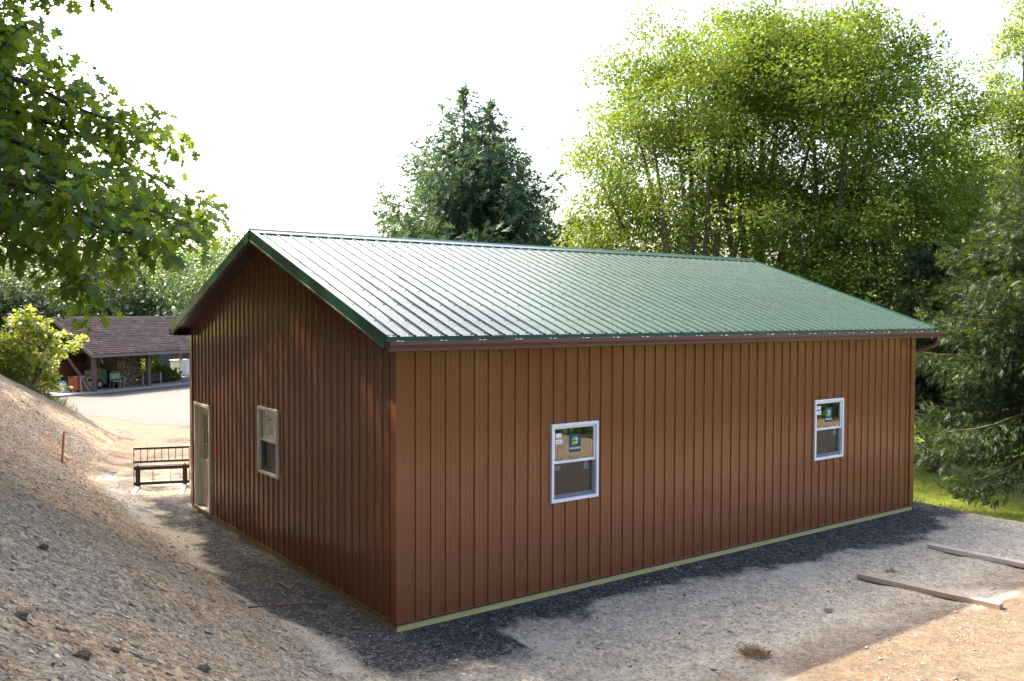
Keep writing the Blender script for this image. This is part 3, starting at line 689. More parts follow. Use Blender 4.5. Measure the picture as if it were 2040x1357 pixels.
def fork():
    aL = np.array([-0.47, 11.67]); aR = np.array([0.55, 11.30]); ux = (aR-aL)/np.linalg.norm(aR-aL); ang = math.atan2(ux[1], ux[0])
    o = empty('pallet_fork', (aL[0], aL[1], gz(-0.2, 11.0)+0.012), ang, label='black steel pallet fork frame with pale tines beside the door', cat='pallet fork')
    Wd = float(np.linalg.norm(aR-aL))
    t0 = 0.985
    def b(mb, n, m, bv=0.004): return mb.build(n, m, o, bevel=bv)
    x0, x1 = -0.07, Wd+0.07
    b(MB().box((x0, -0.02, 0.88), (x1, 0.02, 0.93)), 'top_rail', 'black_steel')
    b(MB().box((x0, -0.02, 0.57), (x1, 0.02, 0.62)), 'middle_rail', 'black_steel')
    b(MB().box((x0, -0.03, 0.405), (x1, 0.03, 0.485)), 'carriage_rail', 'rust_steel')
    b(MB().box((x0+0.02, 0.031, 0.455), (x1-0.02, 0.05, 0.50)), 'carriage_hook', 'black_steel')
    b(MB().box((x0, -0.025, 0.055), (x1, 0.03, 0.125)), 'lower_rail', 'black_steel')
    for x in (x0+0.008, x1-0.008): b(MB().box((x-0.008, -0.0145, 0.0), (x+0.008, 0.0145, 0.884)), 'side_post', 'black_steel')
    for i in range(1, 8):
        x = x0+(x1-x0)*i/8; b(MB().tube([(x, 0, 0.61), (x, 0, 0.89)], 0.009, 6), 'guard_rod', 'black_steel', 0)
    for i in (1, 2):
        x = x0+(x1-x0)*(0.02+0.32*i); b(MB().tube([(x, 0, 0.12), (x, 0, 0.41)], 0.007, 6), 'lower_rod', 'black_steel', 0)
    for x, ln in ((0.03, 1.22), (Wd-0.03, 1.16)):
        mb = MB(); mb.prism([(-0.045, 0.0), (-0.045, 0.50), (-0.075, 0.50), (-0.085, 0.05), (-0.082, 0.0)], x-0.052, x+0.052, lambda q, u, v: (q, u, v)); b(mb, 'tine_shank', 'rust_steel', 0.006)
        mb = MB(); mb.add([(x-0.05, -0.084, 0.0), (x+0.05, -0.084, 0.0), (x+0.05, -0.084, 0.045), (x-0.05, -0.084, 0.045), (x-0.036, -ln, 0.0), (x+0.036, -ln, 0.0), (x+0.036, -ln, 0.014), (x-0.036, -ln, 0.014)],
                          [(0,1,2,3),(7,6,5,4),(0,4,5,1),(1,5,6,2),(2,6,7,3),(3,7,4,0)]); b(mb, 'tine_blade', 'worn_steel', 0.004)
        b(MB().tube([(x, -0.06, 0.50), (x, -0.06, 0.55)], 0.012, 8), 'lock_pin', 'black_steel', 0)
fork()
def stake():
    # on the bank, about 15 m out
    best = None
    for d in np.arange(12, 30, 0.02):
        q = atd(122, 922, d)
        if q[2] < gz(q[0], q[1]): best = q; break
    q = best; dist = float(np.linalg.norm(q-CAM)); h = 54/FPX*dist
    o = empty('survey_stake', (q[0], q[1], gz(q[0], q[1])), math.radians(20), label='thin wooden survey stake with orange tip in the bank', cat='stake')
    lean = Vector((0.10, -0.02, 1)).normalized()
    MB().beam((0, 0, -0.15), tuple(lean*h*0.86), 0.045, 0.022, (0, 1, 0)).build('shaft', 'stake_wood', o)
    MB().beam(tuple(lean*h*0.862), tuple(lean*h), 0.047, 0.024, (0, 1, 0)).build('painted_tip', 'orange_paint', o)
    MB().tube([(0.10, -0.08, 0.01), (0.16, -0.02, 0.02)], 0.02, 5).build('foot_tape', 'orange_paint', o)
stake()
def plank(name, a, b, wd, th, mat, label):
    a = np.array(a); b = np.array(b); L_ = float(np.linalg.norm(b-a)); ang = math.atan2(*(b-a)[::-1])-math.pi/2
    zz = max(gz(*(a*(1-t)+b*t)) for t in np.linspace(0, 1, 12))+0.001
    o = empty(name, (a[0], a[1], zz-0.008), ang, label=label, cat='plank', group='loose planks on the gravel')
    n = 14; mb = MB(); rs = random.Random(len(label))
    rings = []
    for i in range(n+1):
        y = L_*i/n; s_ = 0.004
        rings.append([(-wd/2+rs.uniform(-s_, s_), y, 0), (wd/2+rs.uniform(-s_, s_), y, 0), (wd/2+rs.uniform(-s_, s_), y, th+rs.uniform(-s_, s_)*.6), (-wd/2+rs.uniform(-s_, s_), y, th+rs.uniform(-s_, s_)*.6)])
    mb.add([v for r_ in rings for v in r_], [(i*4+k, i*4+(k+1) % 4, i*4+4+(k+1) % 4, i*4+4+k) for i in range(n) for k in range(4)])
    mb.build('board', mat, o, bevel=0.004)
    for y, e in ((0, -0.003), (L_, 0.003)):
        MB().add([(-wd/2+.005, y+e, .004), (wd/2-.005, y+e, .004), (wd/2-.005, y+e, th-.004), (-wd/2+.005, y+e, th-.004)], [(0, 1, 2, 3)]).build('end_grain', 'cut_wood', o)
    return o
plank('plank', (6.93, -2.14), (7.22, -4.13), 0.15, 0.075, 'weathered_wood', 'brown weathered plank lying nearer, its end at the sunlit dirt')
plank('plank', (9.5, -1.86), (9.75, -4.9), 0.15, 0.075, 'grey_wood', 'grey bleached plank lying farther off, running out of the picture')
# dry grass clumps, soil clods and sticks
surf('dry_grass', (0.30, 0.20, 0.10), (0.18, 0.11, 0.06), 30, 0.9)
surf('dark_soil', (0.11, 0.082, 0.06), (0.06, 0.045, 0.034), 20, 0.95, bmp=0.8, bscale=30, bdist=0.02)
surf('twig', (0.12, 0.09, 0.07), (0.08, 0.06, 0.05), 12, 0.9)
def ground_at(px, py):
    lo = None
    for d in np.arange(3.0, 45, 0.03):
        q = atd(px, py, d)
        if q[2] < gz(q[0], q[1]): return q
def clump(px, py, r_, label, mat, cat, n=260, h=0.6, seed=0):
    q = ground_at(px, py); rg = np.random.default_rng(seed+int(px))
    P = rg.normal(size=(n, 3))*np.array([r_*.5, r_*.5, 0]); P[:, 2] = ground_h(P[:, 0]+q[0], P[:, 1]+q[1])-gz(q[0], q[1])+rg.random(n)*r_*h*0.5*np.exp(-(np.hypot(P[:, 0], P[:, 1])/r_)**2*2)
    D = rg.normal(size=(n, 3)); D[:, 2] = np.abs(D[:, 2])*0.4
    V, F, t = leaves(P, D, rg.normal(size=(n, 3)), rg.uniform(.5, 1.2, n)*r_*.8, np.full(n, r_*.06), DIAMOND, rg.random(n))
    o = bpy.data.objects.new(cat.replace(' ', '_'), npmesh('clump', V, F, mat)); o.location = (q[0], q[1], gz(q[0], q[1])); link(o, label=label, cat=cat)
clump(1502, 1305, 0.16, 'brown dry grass clump on pale gravel near the bottom edge', 'dry_grass', 'grass clump', 420)
clump(1652, 1220, 0.07, 'small brown grass tuft on the gravel left of the nearer plank', 'dry_grass', 'grass clump', 160)
clump(1778, 1140, 0.08, 'small dark grass tuft between the two planks', 'dry_grass', 'grass clump', 160)
def clod(px, py, r_, label):
    q = ground_at(px, py); rg = np.random.default_rng(int(px*7+py))
    import bmesh
    bm = bmesh.new(); bmesh.ops.create_icosphere(bm, subdivisions=3, radius=r_)
    for v in bm.verts:
        c = v.co.copy(); k = 1+0.5*float(fbm(np.array([c.x/r_*1.7+px]), np.array([c.y/r_*1.7+c.z/r_*2.1+py]), 3)[0])*2
        v.co = Vector((c.x*k, c.y*k, c.z*k*0.6))
    m = bpy.data.meshes.new('clod'); bm.to_mesh(m); bm.free(); m.materials.append(MATS['dark_soil'])
    o = bpy.data.objects.new('soil_clod', m); o.location = (q[0], q[1], gz(q[0], q[1])+r_*0.15); link(o, label=label, cat='clod', group='clods on the bank')
    n = 90; P = rg.normal(size=(n, 3))*r_*0.55; P[:, 2] = np.abs(P[:, 2])*.6
    V, F, t = leaves(P, rg.normal(size=(n, 3)), rg.normal(size=(n, 3)), rg.uniform(.6, 1.5, n)*r_, np.full(n, r_*.07), DIAMOND, rg.random(n))
    k = bpy.data.objects.new('roots', npmesh('roots', V, F, 'dry_grass')); link(k, o)
clod(165, 1312, 0.055, 'dark rooty soil clod low on the bank, left of two near the bottom')
clod(405, 1338, 0.05, 'dark rooty soil clod at the bottom edge of the bank')
clod(40, 1232, 0.05, 'dark soil clod on the bank at the left edge')
clod(85, 1092, 0.05, 'brown mossy clod halfway up the bank')
clod(228, 1300, 0.035, 'small soil clod right of the darkest clod low on the bank')
def stick(pts, r_, label):
    P = [ground_at(*p) for p in pts]; c = P[0]
    o = MB().tube([(q[0]-c[0], q[1]-c[1], gz(q[0], q[1])-gz(c[0], c[1])+r_*0.8+(0.02 if 0 < i < len(P)-1 else 0)) for i, q in enumerate(P)], [r_*(1-.5*i/len(P)) for i in range(len(P))], 6).build('stick', 'twig', None, label=label, cat='stick', loc=(c[0], c[1], gz(c[0], c[1])))
stick([(496, 1212), (540, 1211), (600, 1208), (648, 1207)], 0.012, 'long thin stick on the dark ground beside the gable wall')
stick([(556, 1163), (568, 1172), (580, 1180)], 0.018, 'short reddish stick near the foot of the gable wall')

# ------------------------------------------------------------------ loose stones
surf('stone_grey', (0.36, 0.335, 0.30), (0.20, 0.185, 0.17), 3, 0.9)
def stonemat():
    m, n, out = newmat('stones'); p = N(n, 'ShaderNodeBsdfPrincipled'); n.links.new(p.outputs[0], out.inputs[0]); p.inputs['Roughness'].default_value = 0.85
    at = N(n, 'ShaderNodeAttribute', attribute_name='tint')
    r_ = ramp(n, at.outputs['Fac'], ((0.0, (0.06, 0.057, 0.054)), (0.25, (0.17, 0.14, 0.108)), (0.5, (0.29, 0.245, 0.19)), (0.8, (0.41, 0.355, 0.28)), (1.0, (0.60, 0.55, 0.47))))
    tc = N(n, 'ShaderNodeTexCoord'); nz = noise(n, 40, 3, 0.6, tc.outputs['Object'])
    n.links.new(mixc(n, 1.0, r_.outputs[0], ramp(n, nz.outputs[0], ((0.3, (0.8,)*3), (0.7, (1.15,)*3))).outputs[0], 'MULTIPLY'), p.inputs['Base Color'])
stonemat()
def stones():
    xs = np.concatenate([rng.uniform(-7, -0.6, 23000), rng.uniform(-1.5, 13.2, 11000), rng.uniform(-2, 1.8, 5000)])
    ys = np.concatenate([-8+26*rng.random(23000)**1.6, -5.2+5.2*rng.random(11000)**0.8, rng.uniform(-1.5, 22, 5000)])
    ins = (xs > -0.06) & (xs < 12.3) & (ys > -0.06) & (ys < 9.0)
    xs, ys = xs[~ins], ys[~ins]; n = len(xs)
    size = 0.007+0.009*rng.random(n)**2+0.022*rng.random(n)**18
    size *= np.where(xs < -1.3, 1.25, 0.9)
    tv = np.array([(1, 0, 0), (-1, 0, 0), (0, 1, 0), (0, -1, 0), (0, 0, .7), (0, 0, -.7)], float)
    tf = np.array([(4, 0, 2), (4, 2, 1), (4, 1, 3), (4, 3, 0), (5, 2, 0), (5, 1, 2), (5, 3, 1), (5, 0, 3)])
    J = 1+0.3*rng.normal(size=(n, len(tv), 3)); K = 0.3*rng.normal(size=(n, len(tv), 3))
    V = (tv[None]*J+K)*np.stack([size*rng.uniform(.8, 1.7, n), size*rng.uniform(.6, 1.1, n), size*rng.uniform(.3, .8, n)], 1)[:, None, :]
    a = rng.random(n)*6.283; c, s_ = np.cos(a), np.sin(a)
    Vx = V[..., 0]*c[:, None]-V[..., 1]*s_[:, None]; Vy = V[..., 0]*s_[:, None]+V[..., 1]*c[:, None]
    zz = ground_h(xs, ys); sl_ = (ground_h(xs+.1, ys)-ground_h(xs-.1, ys))/.2
    V = np.stack([Vx+xs[:, None], Vy+ys[:, None], V[..., 2]+Vx*np.clip(sl_, -1, 1)[:, None]+zz[:, None]+size[:, None]*0.15], -1).reshape(-1, 3)
    F = (tf[None]+(np.arange(n)*len(tv))[:, None, None]).reshape(-1, 3)
    t = np.clip(rng.normal(0.6, 0.24, n), 0, 1); dk = (rng.random(n) < 0.6) & (ys > -1.2) & (xs > -1.0)
    t[dk] = rng.random(dk.sum())*0.25
    o = bpy.data.objects.new('loose_stones', npmesh('loose_stones', V, F, 'stones', np.repeat(t, len(tv))))
    link(o, kind='stuff', label='loose angular stones scattered over bank and gravel')
stones()
# ------------------------------------------------------------------ open shed and what stands in it
def shinglemat():
    m, n, out = newmat('shingle'); p = N(n, 'ShaderNodeBsdfPrincipled'); n.links.new(p.outputs[0], out.inputs[0]); p.inputs['Roughness'].default_value = 0.9
    at = N(n, 'ShaderNodeAttribute', attribute_name='tint')
    r_ = ramp(n, at.outputs['Fac'], ((0.0, (0.11, 0.062, 0.048)), (0.5, (0.18, 0.108, 0.086)), (1.0, (0.25, 0.162, 0.13))))
    n.links.new(r_.outputs[0], p.inputs['Base Color'])
shinglemat()
surf('post_wood', (0.16, 0.115, 0.10), (0.10, 0.07, 0.06), 3, 0.85, bmp=0.3, bscale=12, stretch=(6, 6, 1))
surf('dark_wood', (0.055, 0.035, 0.028), (0.035, 0.022, 0.018), 3, 0.85, bmp=0.3, bscale=12)
surf('fascia_grey', (0.22, 0.17, 0.16), (0.17, 0.13, 0.12), 3, 0.8)
surf('machine_orange', (0.42, 0.10, 0.03), (0.30, 0.07, 0.025), 4, 0.6, bmp=0.1)
surf('machine_yellow', (0.62, 0.36, 0.14), (0.5, 0.25, 0.09), 5, 0.6)
surf('rust_brown', (0.20, 0.07, 0.03), (0.13, 0.045, 0.02), 4, 0.8)
surf('green_paint', (0.08, 0.15, 0.09), (0.06, 0.12, 0.07), 6, 0.5)
surf('pale_green', (0.28, 0.38, 0.28), (0.22, 0.30, 0.22), 6, 0.5)
surf('blue_lid', (0.03, 0.22, 0.42), None, 6, 0.5)
surf('white_plastic', (0.62, 0.66, 0.70), (0.56, 0.60, 0.65), 3, 0.45)
surf('black_rubber', (0.02, 0.02, 0.02), None, 6, 0.8)
surf('log_bark', (0.10, 0.065, 0.045), (0.06, 0.04, 0.03), 8, 0.9, bmp=0.5, bscale=20)
surf('log_end', (0.22, 0.14, 0.09), (0.13, 0.08, 0.05), 9, 0.85)
surf('slate_siding', (0.035, 0.038, 0.045), (0.03, 0.032, 0.038), 2, 0.7)
surf('galvanised', (0.45, 0.47, 0.48), None, 6, 0.4, metal=0.6)
surf('red_plastic', (0.4, 0.03, 0.02), None, 6, 0.5)
SA = math.atan2(0.52, 0.854); SB = (3.55, 37.95, G0)
def shed():
    o = empty('open_shed', SB, SA, label='open pole shed with brown shingled roof across the driveway', cat='shed')
    b = lambda mb, n, m, bv=0.0, **kw: mb.build(n, m, o, bevel=bv, **kw)
    b(MB().box((-2.4, -0.25, -0.05), (12.5, 4.9, 0.10)), 'floor_slab', 'concrete')
    for x in (0, 3.55, 7.1, 10.6):
        for y in (0, 4.4):
            b(MB().box((x-.09, y-.09, 0.1), (x+.09, y+.09, 2.02)), 'post', 'post_wood')
    b(MB().box((-0.5, -0.07, 2.02), (11.5, 0.07, 2.22)), 'front_beam', 'dark_wood'); b(MB().box((-0.5, 4.33, 2.02), (11.5, 4.47, 2.22)), 'rear_beam', 'dark_wood')
    for a, c in (((0.0, -0.05, 0.25), (0.0, 2.1, 2.1)), ((-0.0, 4.4, 0.9), (0.0, 3.0, 2.1))): pass
    b(MB().beam((-0.12, 0.02, 0.12), (-0.12, 1.95, 2.10), 0.09, 0.12), 'brace', 'post_wood')
    b(MB().beam((3.55, 0.0, 1.5), (2.9, 0.0, 2.05), 0.09, 0.09), 'brace', 'dark_wood')
    # roof
    e0, e1, rz, ez, ry = -0.50, 4.90, 3.80, 1.98, 2.2
    xa, xb = -0.55, 11.6
    for sgn, ye in ((0, e0), (1, e1)):
        mb = MB(); mb.add([(xa+.02, ye, ez-.03), (xb, ye, ez-.03), (xb, ry, rz-.03), (xa+.02, ry, rz-.03), (xa+.02, ye, ez-.10), (xb, ye, ez-.10), (xb, ry, rz-.10), (xa+.02, ry, rz-.10)],
                          [(0,1,2,3),(7,6,5,4),(0,4,5,1),(1,5,6,2),(2,6,7,3),(3,7,4,0)]); b(mb, 'roof_deck', 'dark_wood')
        # shingle tabs, course over course
        P = np.array([(ye), ez]); Q = np.array([ry, rz]); sl = float(np.linalg.norm(Q-P)); dv = (Q-P)/sl; nv = np.array([-dv[1], dv[0]])*(1 if dv[0] > 0 else -1)
        if nv[1] < 0: nv = -nv
        nc = 20; ch = sl/nc; Vs = []; Fs = []; T = []; rs = np.random.default_rng(3+sgn)
        for c in range(nc):
            x = xa-(c % 2)*0.15+rs.random()*0.1
            base_t = rs.uniform(0.35, 0.65)
            while x < xb:
                w_ = rs.uniform(0.24, 0.42); x0 = max(x, xa); x1 = min(x+w_-0.008, xb); x += w_
                if x1-x0 < 0.03: continue
                s0, s1 = c*ch-rs.uniform(0, 0.012), c*ch+ch*1.15; h0 = 0.034+rs.uniform(0, 0.012); h1 = 0.002
                pa = P+dv*s0+nv*h0; pb = P+dv*s1+nv*h1; pc = P+dv*s0+nv*0.0
                k = len(Vs); Vs += [(x0, pa[0], pa[1]), (x1, pa[0], pa[1]), (x1, pb[0], pb[1]), (x0, pb[0], pb[1]), (x0, pc[0], pc[1]), (x1, pc[0], pc[1])]
                Fs += [(k, k+1, k+2, k+3), (k+4, k+5, k+1, k)]; T += [np.clip(base_t+rs.normal(0, .2), 0, 1)]*6
        so_ = bpy.data.objects.new('shingles', npmesh('shingles', np.array(Vs), np.array(Fs), 'shingle', np.array(T))); link(so_, o, kind='stuff')
        fy = ye-0.012 if sgn == 0 else ye+0.012
        b(MB().box((xa, min(ye, fy), ez-.16), (xb, max(ye, fy), ez-.02)), 'fascia', 'fascia_grey')
        b(MB().beam((xa, ye, ez-.07), (xa, ry, rz-.07), 0.03, 0.16), 'rake_board', 'fascia_grey')
    b(MB().tube([(xa, ry, rz+.012), (xb, ry, rz+.012)], 0.03, 6), 'ridge_cap', 'fascia_grey')
    # gable boards above the tie beam, hung on both ends
    for xe in (0.0, 11.0):
        b(MB().box((xe-.06, 0.08, 2.05), (xe+.06, 4.32, 2.2)), 'tie_beam', 'dark_wood')
        for i in range(16):
            y0 = 0.35+i*0.23; top = 2.2+min(y0-e0, e1-y0-0.2)*(rz-ez)/(ry-e0)-.35
            if top > 2.3: b(MB().box((xe-.02, y0, 2.202), (xe+.005, y0+.205, top)), 'gable_board', 'dark_wood')
    # rear lattice and plank wall behind the wood stack
    for i in range(9):
        b(MB().box((0.25+i*0.4, 4.30, 1.35), (0.29+i*0.4, 4.325, 2.0)), 'lattice_bar', 'dark_wood')
    for i in range(14):
        b(MB().box((1.2+i*0.23, 4.5, 0.1), (1.42+i*0.23, 4.53, 2.0)), 'wall_board', 'dark_wood')
shed()
def sl(x, y, z=0.0):
    c, s_ = math.cos(SA), math.sin(SA); return (SB[0]+x*c-y*s_, SB[1]+x*s_+y*c, SB[2]+z)
def in_shed(name, x, y, z=0.1, rz=0.0, **kw): return empty(name, sl(x, y, z), SA+rz, **kw)
def firewood():
    o = in_shed('firewood_stack', 1.95, 0.55, label='tall stack of split firewood beside the shed post', cat='firewood')
    rs = random.Random(4); ends_ = []; mb = MB(); me = MB(); y0, y1 = 0.0, 1.0
    z = 0.06
    while z < 1.82:
        x = rs.uniform(0, .05)
        while x < 1.30:
            r_ = rs.uniform(0.05, 0.085); k = rs.choice((3, 4, 5)); a0 = rs.random()*6.28; jy = rs.uniform(-.03, .03)
            pr = [(x+r_+r_*1.05*math.cos(a0+6.283*i/k), z+r_*1.05*math.sin(a0+6.283*i/k)) for i in range(k)]
            mb.prism(pr, y0+jy, y1+jy, lambda q, u, v: (u, q, v)); me.add([(u, y0+jy-.002, v) for u, v in pr], [tuple(range(k))])
            x += 2*r_*0.96
        z += 0.125
    mb.build('split_logs', 'log_bark', o, kind='stuff'); me.build('log_ends', 'log_end', o, kind='stuff')
    for i in range(15):
        for q in range(2):
            r_ = 0.055
            if i % 2 == 0: mb = MB().tube([(1.38, 0.08+q*.5, 0.06+i*.118), (1.72, 0.08+q*.5+rs.uniform(-.03, .03), 0.06+i*.118)], [r_, r_*.9], 5)
            else: mb = MB().tube([(1.42+q*.24, -0.02, 0.06+i*.118), (1.42+q*.24, 0.62, 0.06+i*.118)], [r_, r_*.9], 5)
            mb.build('crib_log', 'log_end' if rs.random() < .5 else 'log_bark', o)
firewood()
def machine():
    o = in_shed('orange_machine', -0.05, 0.55, rz=R(8), label='orange boxy machine with yellow front panel at the shed corner', cat='machine')
    b = lambda mb, n, m, bv=0.01: mb.build(n, m, o, bevel=bv)
    b(MB().box((-0.55, 0, 0.10), (0.55, 0.55, 0.72)), 'body', 'machine_orange')
    b(MB().box((0.12, -0.02, 0.14), (0.62, -0.001, 0.70)), 'front_panel', 'machine_yellow')  # paler panel on the right of the front
    b(MB().box((0.18, -0.035, 0.46), (0.55, -0.021, 0.63)), 'grille', 'black_rubber')
    b(MB().box((-0.60, -0.03, 0.722), (0.64, 0.58, 0.76)), 'lid', 'rust_brown')
    for x in (-0.45, 0.45):
        for y in (0.06, 0.46): b(MB().tube([(x-.03, y, 0.06), (x+.03, y, 0.06)], 0.06, 12), 'wheel', 'black_rubber', 0)
machine()
def hood():
    o = in_shed('rusty_tank', 0.15, 2.6, label='rust brown sheet metal tank at the back of the shed', cat='tank')
    mb = MB(); mb.prism([(0, 0.5), (1.9, 0.5), (1.75, 1.35), (0.2, 1.42), (0.06, 1.2)], 0, 0.8, lambda q, u, v: (u, q, v)); mb.build('body', 'rust_brown', o, bevel=0.03)
    for x in (0.2, 1.7): MB().box((x-.05, 0.1, 0.0), (x+.05, 0.7, 0.5)).build('leg', 'dark_wood', o)
hood()
def bucket():
    o = in_shed('bucket', -1.05, 0.9, label='tall white bucket with a blue lid inside the shed', cat='bucket')
    MB().tube([(0, 0, 0), (0, 0, .02), (0, 0, .5)], [.12, .13, .15], 16).build('pail', 'white_plastic', o, True)
    MB().tube([(0, 0, .501), (0, 0, .58)], [.155, .155], 16).build('lid', 'blue_lid', o)
    MB().tube([(-.15, 0, .45), (-.1, -.12, .33), (.1, -.12, .33), (.15, 0, .45)], .006, 5).build('handle', 'galvanised', o)
bucket()
def chair():
    o = in_shed('metal_chair', 1.6, 0.15, rz=R(-20), label='pale green metal lawn chair in front of the firewood', cat='chair')
    b = lambda mb, n: mb.build(n, 'pale_green', o)
    b(MB().box((-.25, -.22, .40), (.25, .25, .425)), 'seat')
    b(MB().tube([(-.25, .25, .42), (-.25, .33, .78), (-.12, .36, .88), (.12, .36, .88), (.25, .33, .78), (.25, .25, .42)], .016, 6), 'back_frame')
    b(MB().box((-.22, .27, .50), (.22, .285, .80)), 'backrest')
    for s_ in (-1, 1):
        b(MB().tube([(s_*.28, -.22, 0), (s_*.28, -.22, .62), (s_*.28, -.10, .66), (s_*.28, .30, .64)], .014, 6), 'front_leg')
        b(MB().tube([(s_*.26, .30, 0), (s_*.26, .24, .41)], .014, 6), 'rear_leg')
chair()
def mower():
    o = in_shed('green_cart', 0.95, 1.0, label='dark green curved cart with yellow wheel hub inside the shed', cat='cart')
    mb = MB(); mb.prism([(0, 0.25), (0.75, 0.2), (0.85, 0.55), (0.80, 0.9), (0.6, 1.02), (0.05, 0.98)], 0, 0.8, lambda q, u, v: (u, q, v)); mb.build('body', 'green_paint', o, bevel=0.04)
    MB().tube([(0.25, -.06, .25), (0.25, .04, .25)], .25, 16).build('wheel', 'black_rubber', o); MB().tube([(0.25, -.075, .25), (0.25, -.058, .25)], .13, 14).build('hub', 'machine_yellow', o)
    MB().tube([(0.7, .7, .22), (0.7, .8, .22)], .22, 14).build('wheel', 'black_rubber', o)
mower()
def extinguisher():
    o = in_shed('fire_extinguisher', 0.62, 0.42, z=0.86+0.0, label='small red cylinder standing on the orange machine', cat='extinguisher')
    MB().tube([(0, 0, 0), (0, 0, .30), (0, 0, .34), (0, 0, .38)], [.05, .05, .03, .015], 12).build('cylinder', 'red_plastic', o, True)
    MB().box((-.05, -.01, .38), (.03, .01, .42)).build('valve', 'black_rubber', o)
extinguisher()
def ladder():
    o = in_shed('ladder', -1.9, 1.6, label='wooden ladder leaning at the open left end of the shed', cat='ladder')
    for s_ in (-.2, .2): MB().beam((s_, 0, -.02), (s_, 0.75, 2.3), .04, .07).build('rail', 'post_wood', o)
    for i in range(8): MB().tube([(-.2, 0.08+.085*i, .23+.26*i), (.2, 0.08+.085*i, .23+.26*i)], .017, 6).build('rung', 'post_wood', o)
    p = in_shed('gable_post', -1.5, 2.3, label='grey upright post standing beside the ladder', cat='post')
    MB().box((-.08, -.08, 0), (.08, .08, 2.35)).build('shaft', 'post_wood', p); MB().box((-.12, -.12, 0), (.12, .12, .06)).build('base_plate', 'galvanised', p)
ladder()
def dirt_tools():
    o = in_shed('sawhorse', -0.6, 0.15, label='grey sawhorse legs leaning by the orange machine', cat='sawhorse')
    MB().beam((-.05, -.05, 0), (.2, .35, .74), .04, .05).build('leg', 'grey_wood', o); MB().beam((.45, -.05, 0), (.22, .35, .74), .04, .05).build('leg', 'grey_wood', o)
    MB().beam((-.1, .36, .75), (.5, .36, .75), .05, .08).build('top_rail', 'grey_wood', o)
    q = in_shed('tool_heap', -1.3, 3.0, label='dark heap of tools in the left rear of the shed', cat='tools')
    rs = random.Random(5)
    for i in range(7): MB().beam((rs.uniform(-.5, .6), rs.uniform(-.3, .3), 0), (rs.uniform(-.3, .7), rs.uniform(-.1, .4), rs.uniform(.6, 1.3)), .05, .05).build('handle', 'dark_wood' if i % 3 else 'grey_wood', q)
    for i in range(5): x, y = rs.uniform(-.5, .5), rs.uniform(-.3, .3); MB().box((x, y, 0), (x+.35, y+.3, rs.uniform(.25, .6))).build('crate', 'black_rubber', q, bevel=.02)
dirt_tools()
def trailer():
    o = in_shed('log_cart', 4.0, 0.9, label='low timber cart loaded with brush under the shed roof', cat='cart')
    for i in range(5): MB().box((0, .02, .14+.085*i), (1.35, .10, .215+.085*i)).build('side_plank', 'log_bark', o)
    MB().box((0, .11, .14), (2.2, 1.0, .2)).build('bed', 'dark_wood', o)
    for x in (.02, 1.30): MB().box((x, -.03, .05), (x+.08, .018, .62)).build('stake_post', 'grey_wood', o)
    for x in (.3, 1.9):
        for y in (.05, .95): MB().tube([(x, y-.05, .10), (x, y+.05, .10)], .10, 12).build('wheel', 'black_rubber', o)
    rg = np.random.default_rng(8); n = 900; P = rg.random((n, 3))*np.array([2.0, .8, .35])+np.array([.1, .12, .2]); P[:, 2] *= np.where(P[:, 0] > 1.3, .9, 1.2)
    V, F, t = leaves(P, rg.normal(size=(n, 3))*np.array([2, 1, .4]), rg.normal(size=(n, 3)), rg.uniform(.2, .6, n), np.full(n, .02), DIAMOND, rg.random(n))
    k = bpy.data.objects.new('brush_load', npmesh('brush', V, F, 'log_bark')); link(k, o, kind='stuff')
trailer()
def cabinet():
    p = (10.35, 47.4, G0)
    o = empty('utility_cabinet', p, SA, label='pale grey plastic utility cabinet on the lawn behind the shed', cat='cabinet')
    MB().box((-.45, -.4, 0), (.45, .4, 1.02)).build('body', 'white_plastic', o, bevel=.04)
    MB().box((-.5, -.45, 1.02), (.5, .45, 1.10)).build('lid', 'white_plastic', o, bevel=.03)
    for x in (-.44, .005): MB().box((x, -.415, .06), (x+.43, -.401, .98)).build('door_leaf', 'white_plastic', o, bevel=.005)
    MB().box((-.03, -.43, .5), (-.01, -.416, .62)).build('handle', 'galvanised', o)
cabinet()
def dark_house():
    o = empty('dark_outbuilding', (9.9, 50.4, G0), SA, label='dark slate grey outbuilding behind the shed', cat='building')
    for i in range(16): MB().box((i*.5, 0, 0), (i*.5+.47, .06, 2.25)).build('siding_board', 'slate_siding', o)
    for i in range(16): MB().box((i*.5+.471, .012, 0), (i*.5+.499, .05, 2.25)).build('batten', 'dark_wood', o)
    MB().box((.01, .062, 0), (8, 4, 2.24)).build('wall', 'slate_siding', o)
    mb = MB(); mb.prism([(-.4, 2.26), (2.05, 3.1), (4.4, 2.26), (4.4, 2.36), (2.05, 3.22), (-.4, 2.36)], -.3, 8.3, lambda q, u, v: (q, u, v)); mb.build('roof', 'fascia_grey', o)
dark_house()
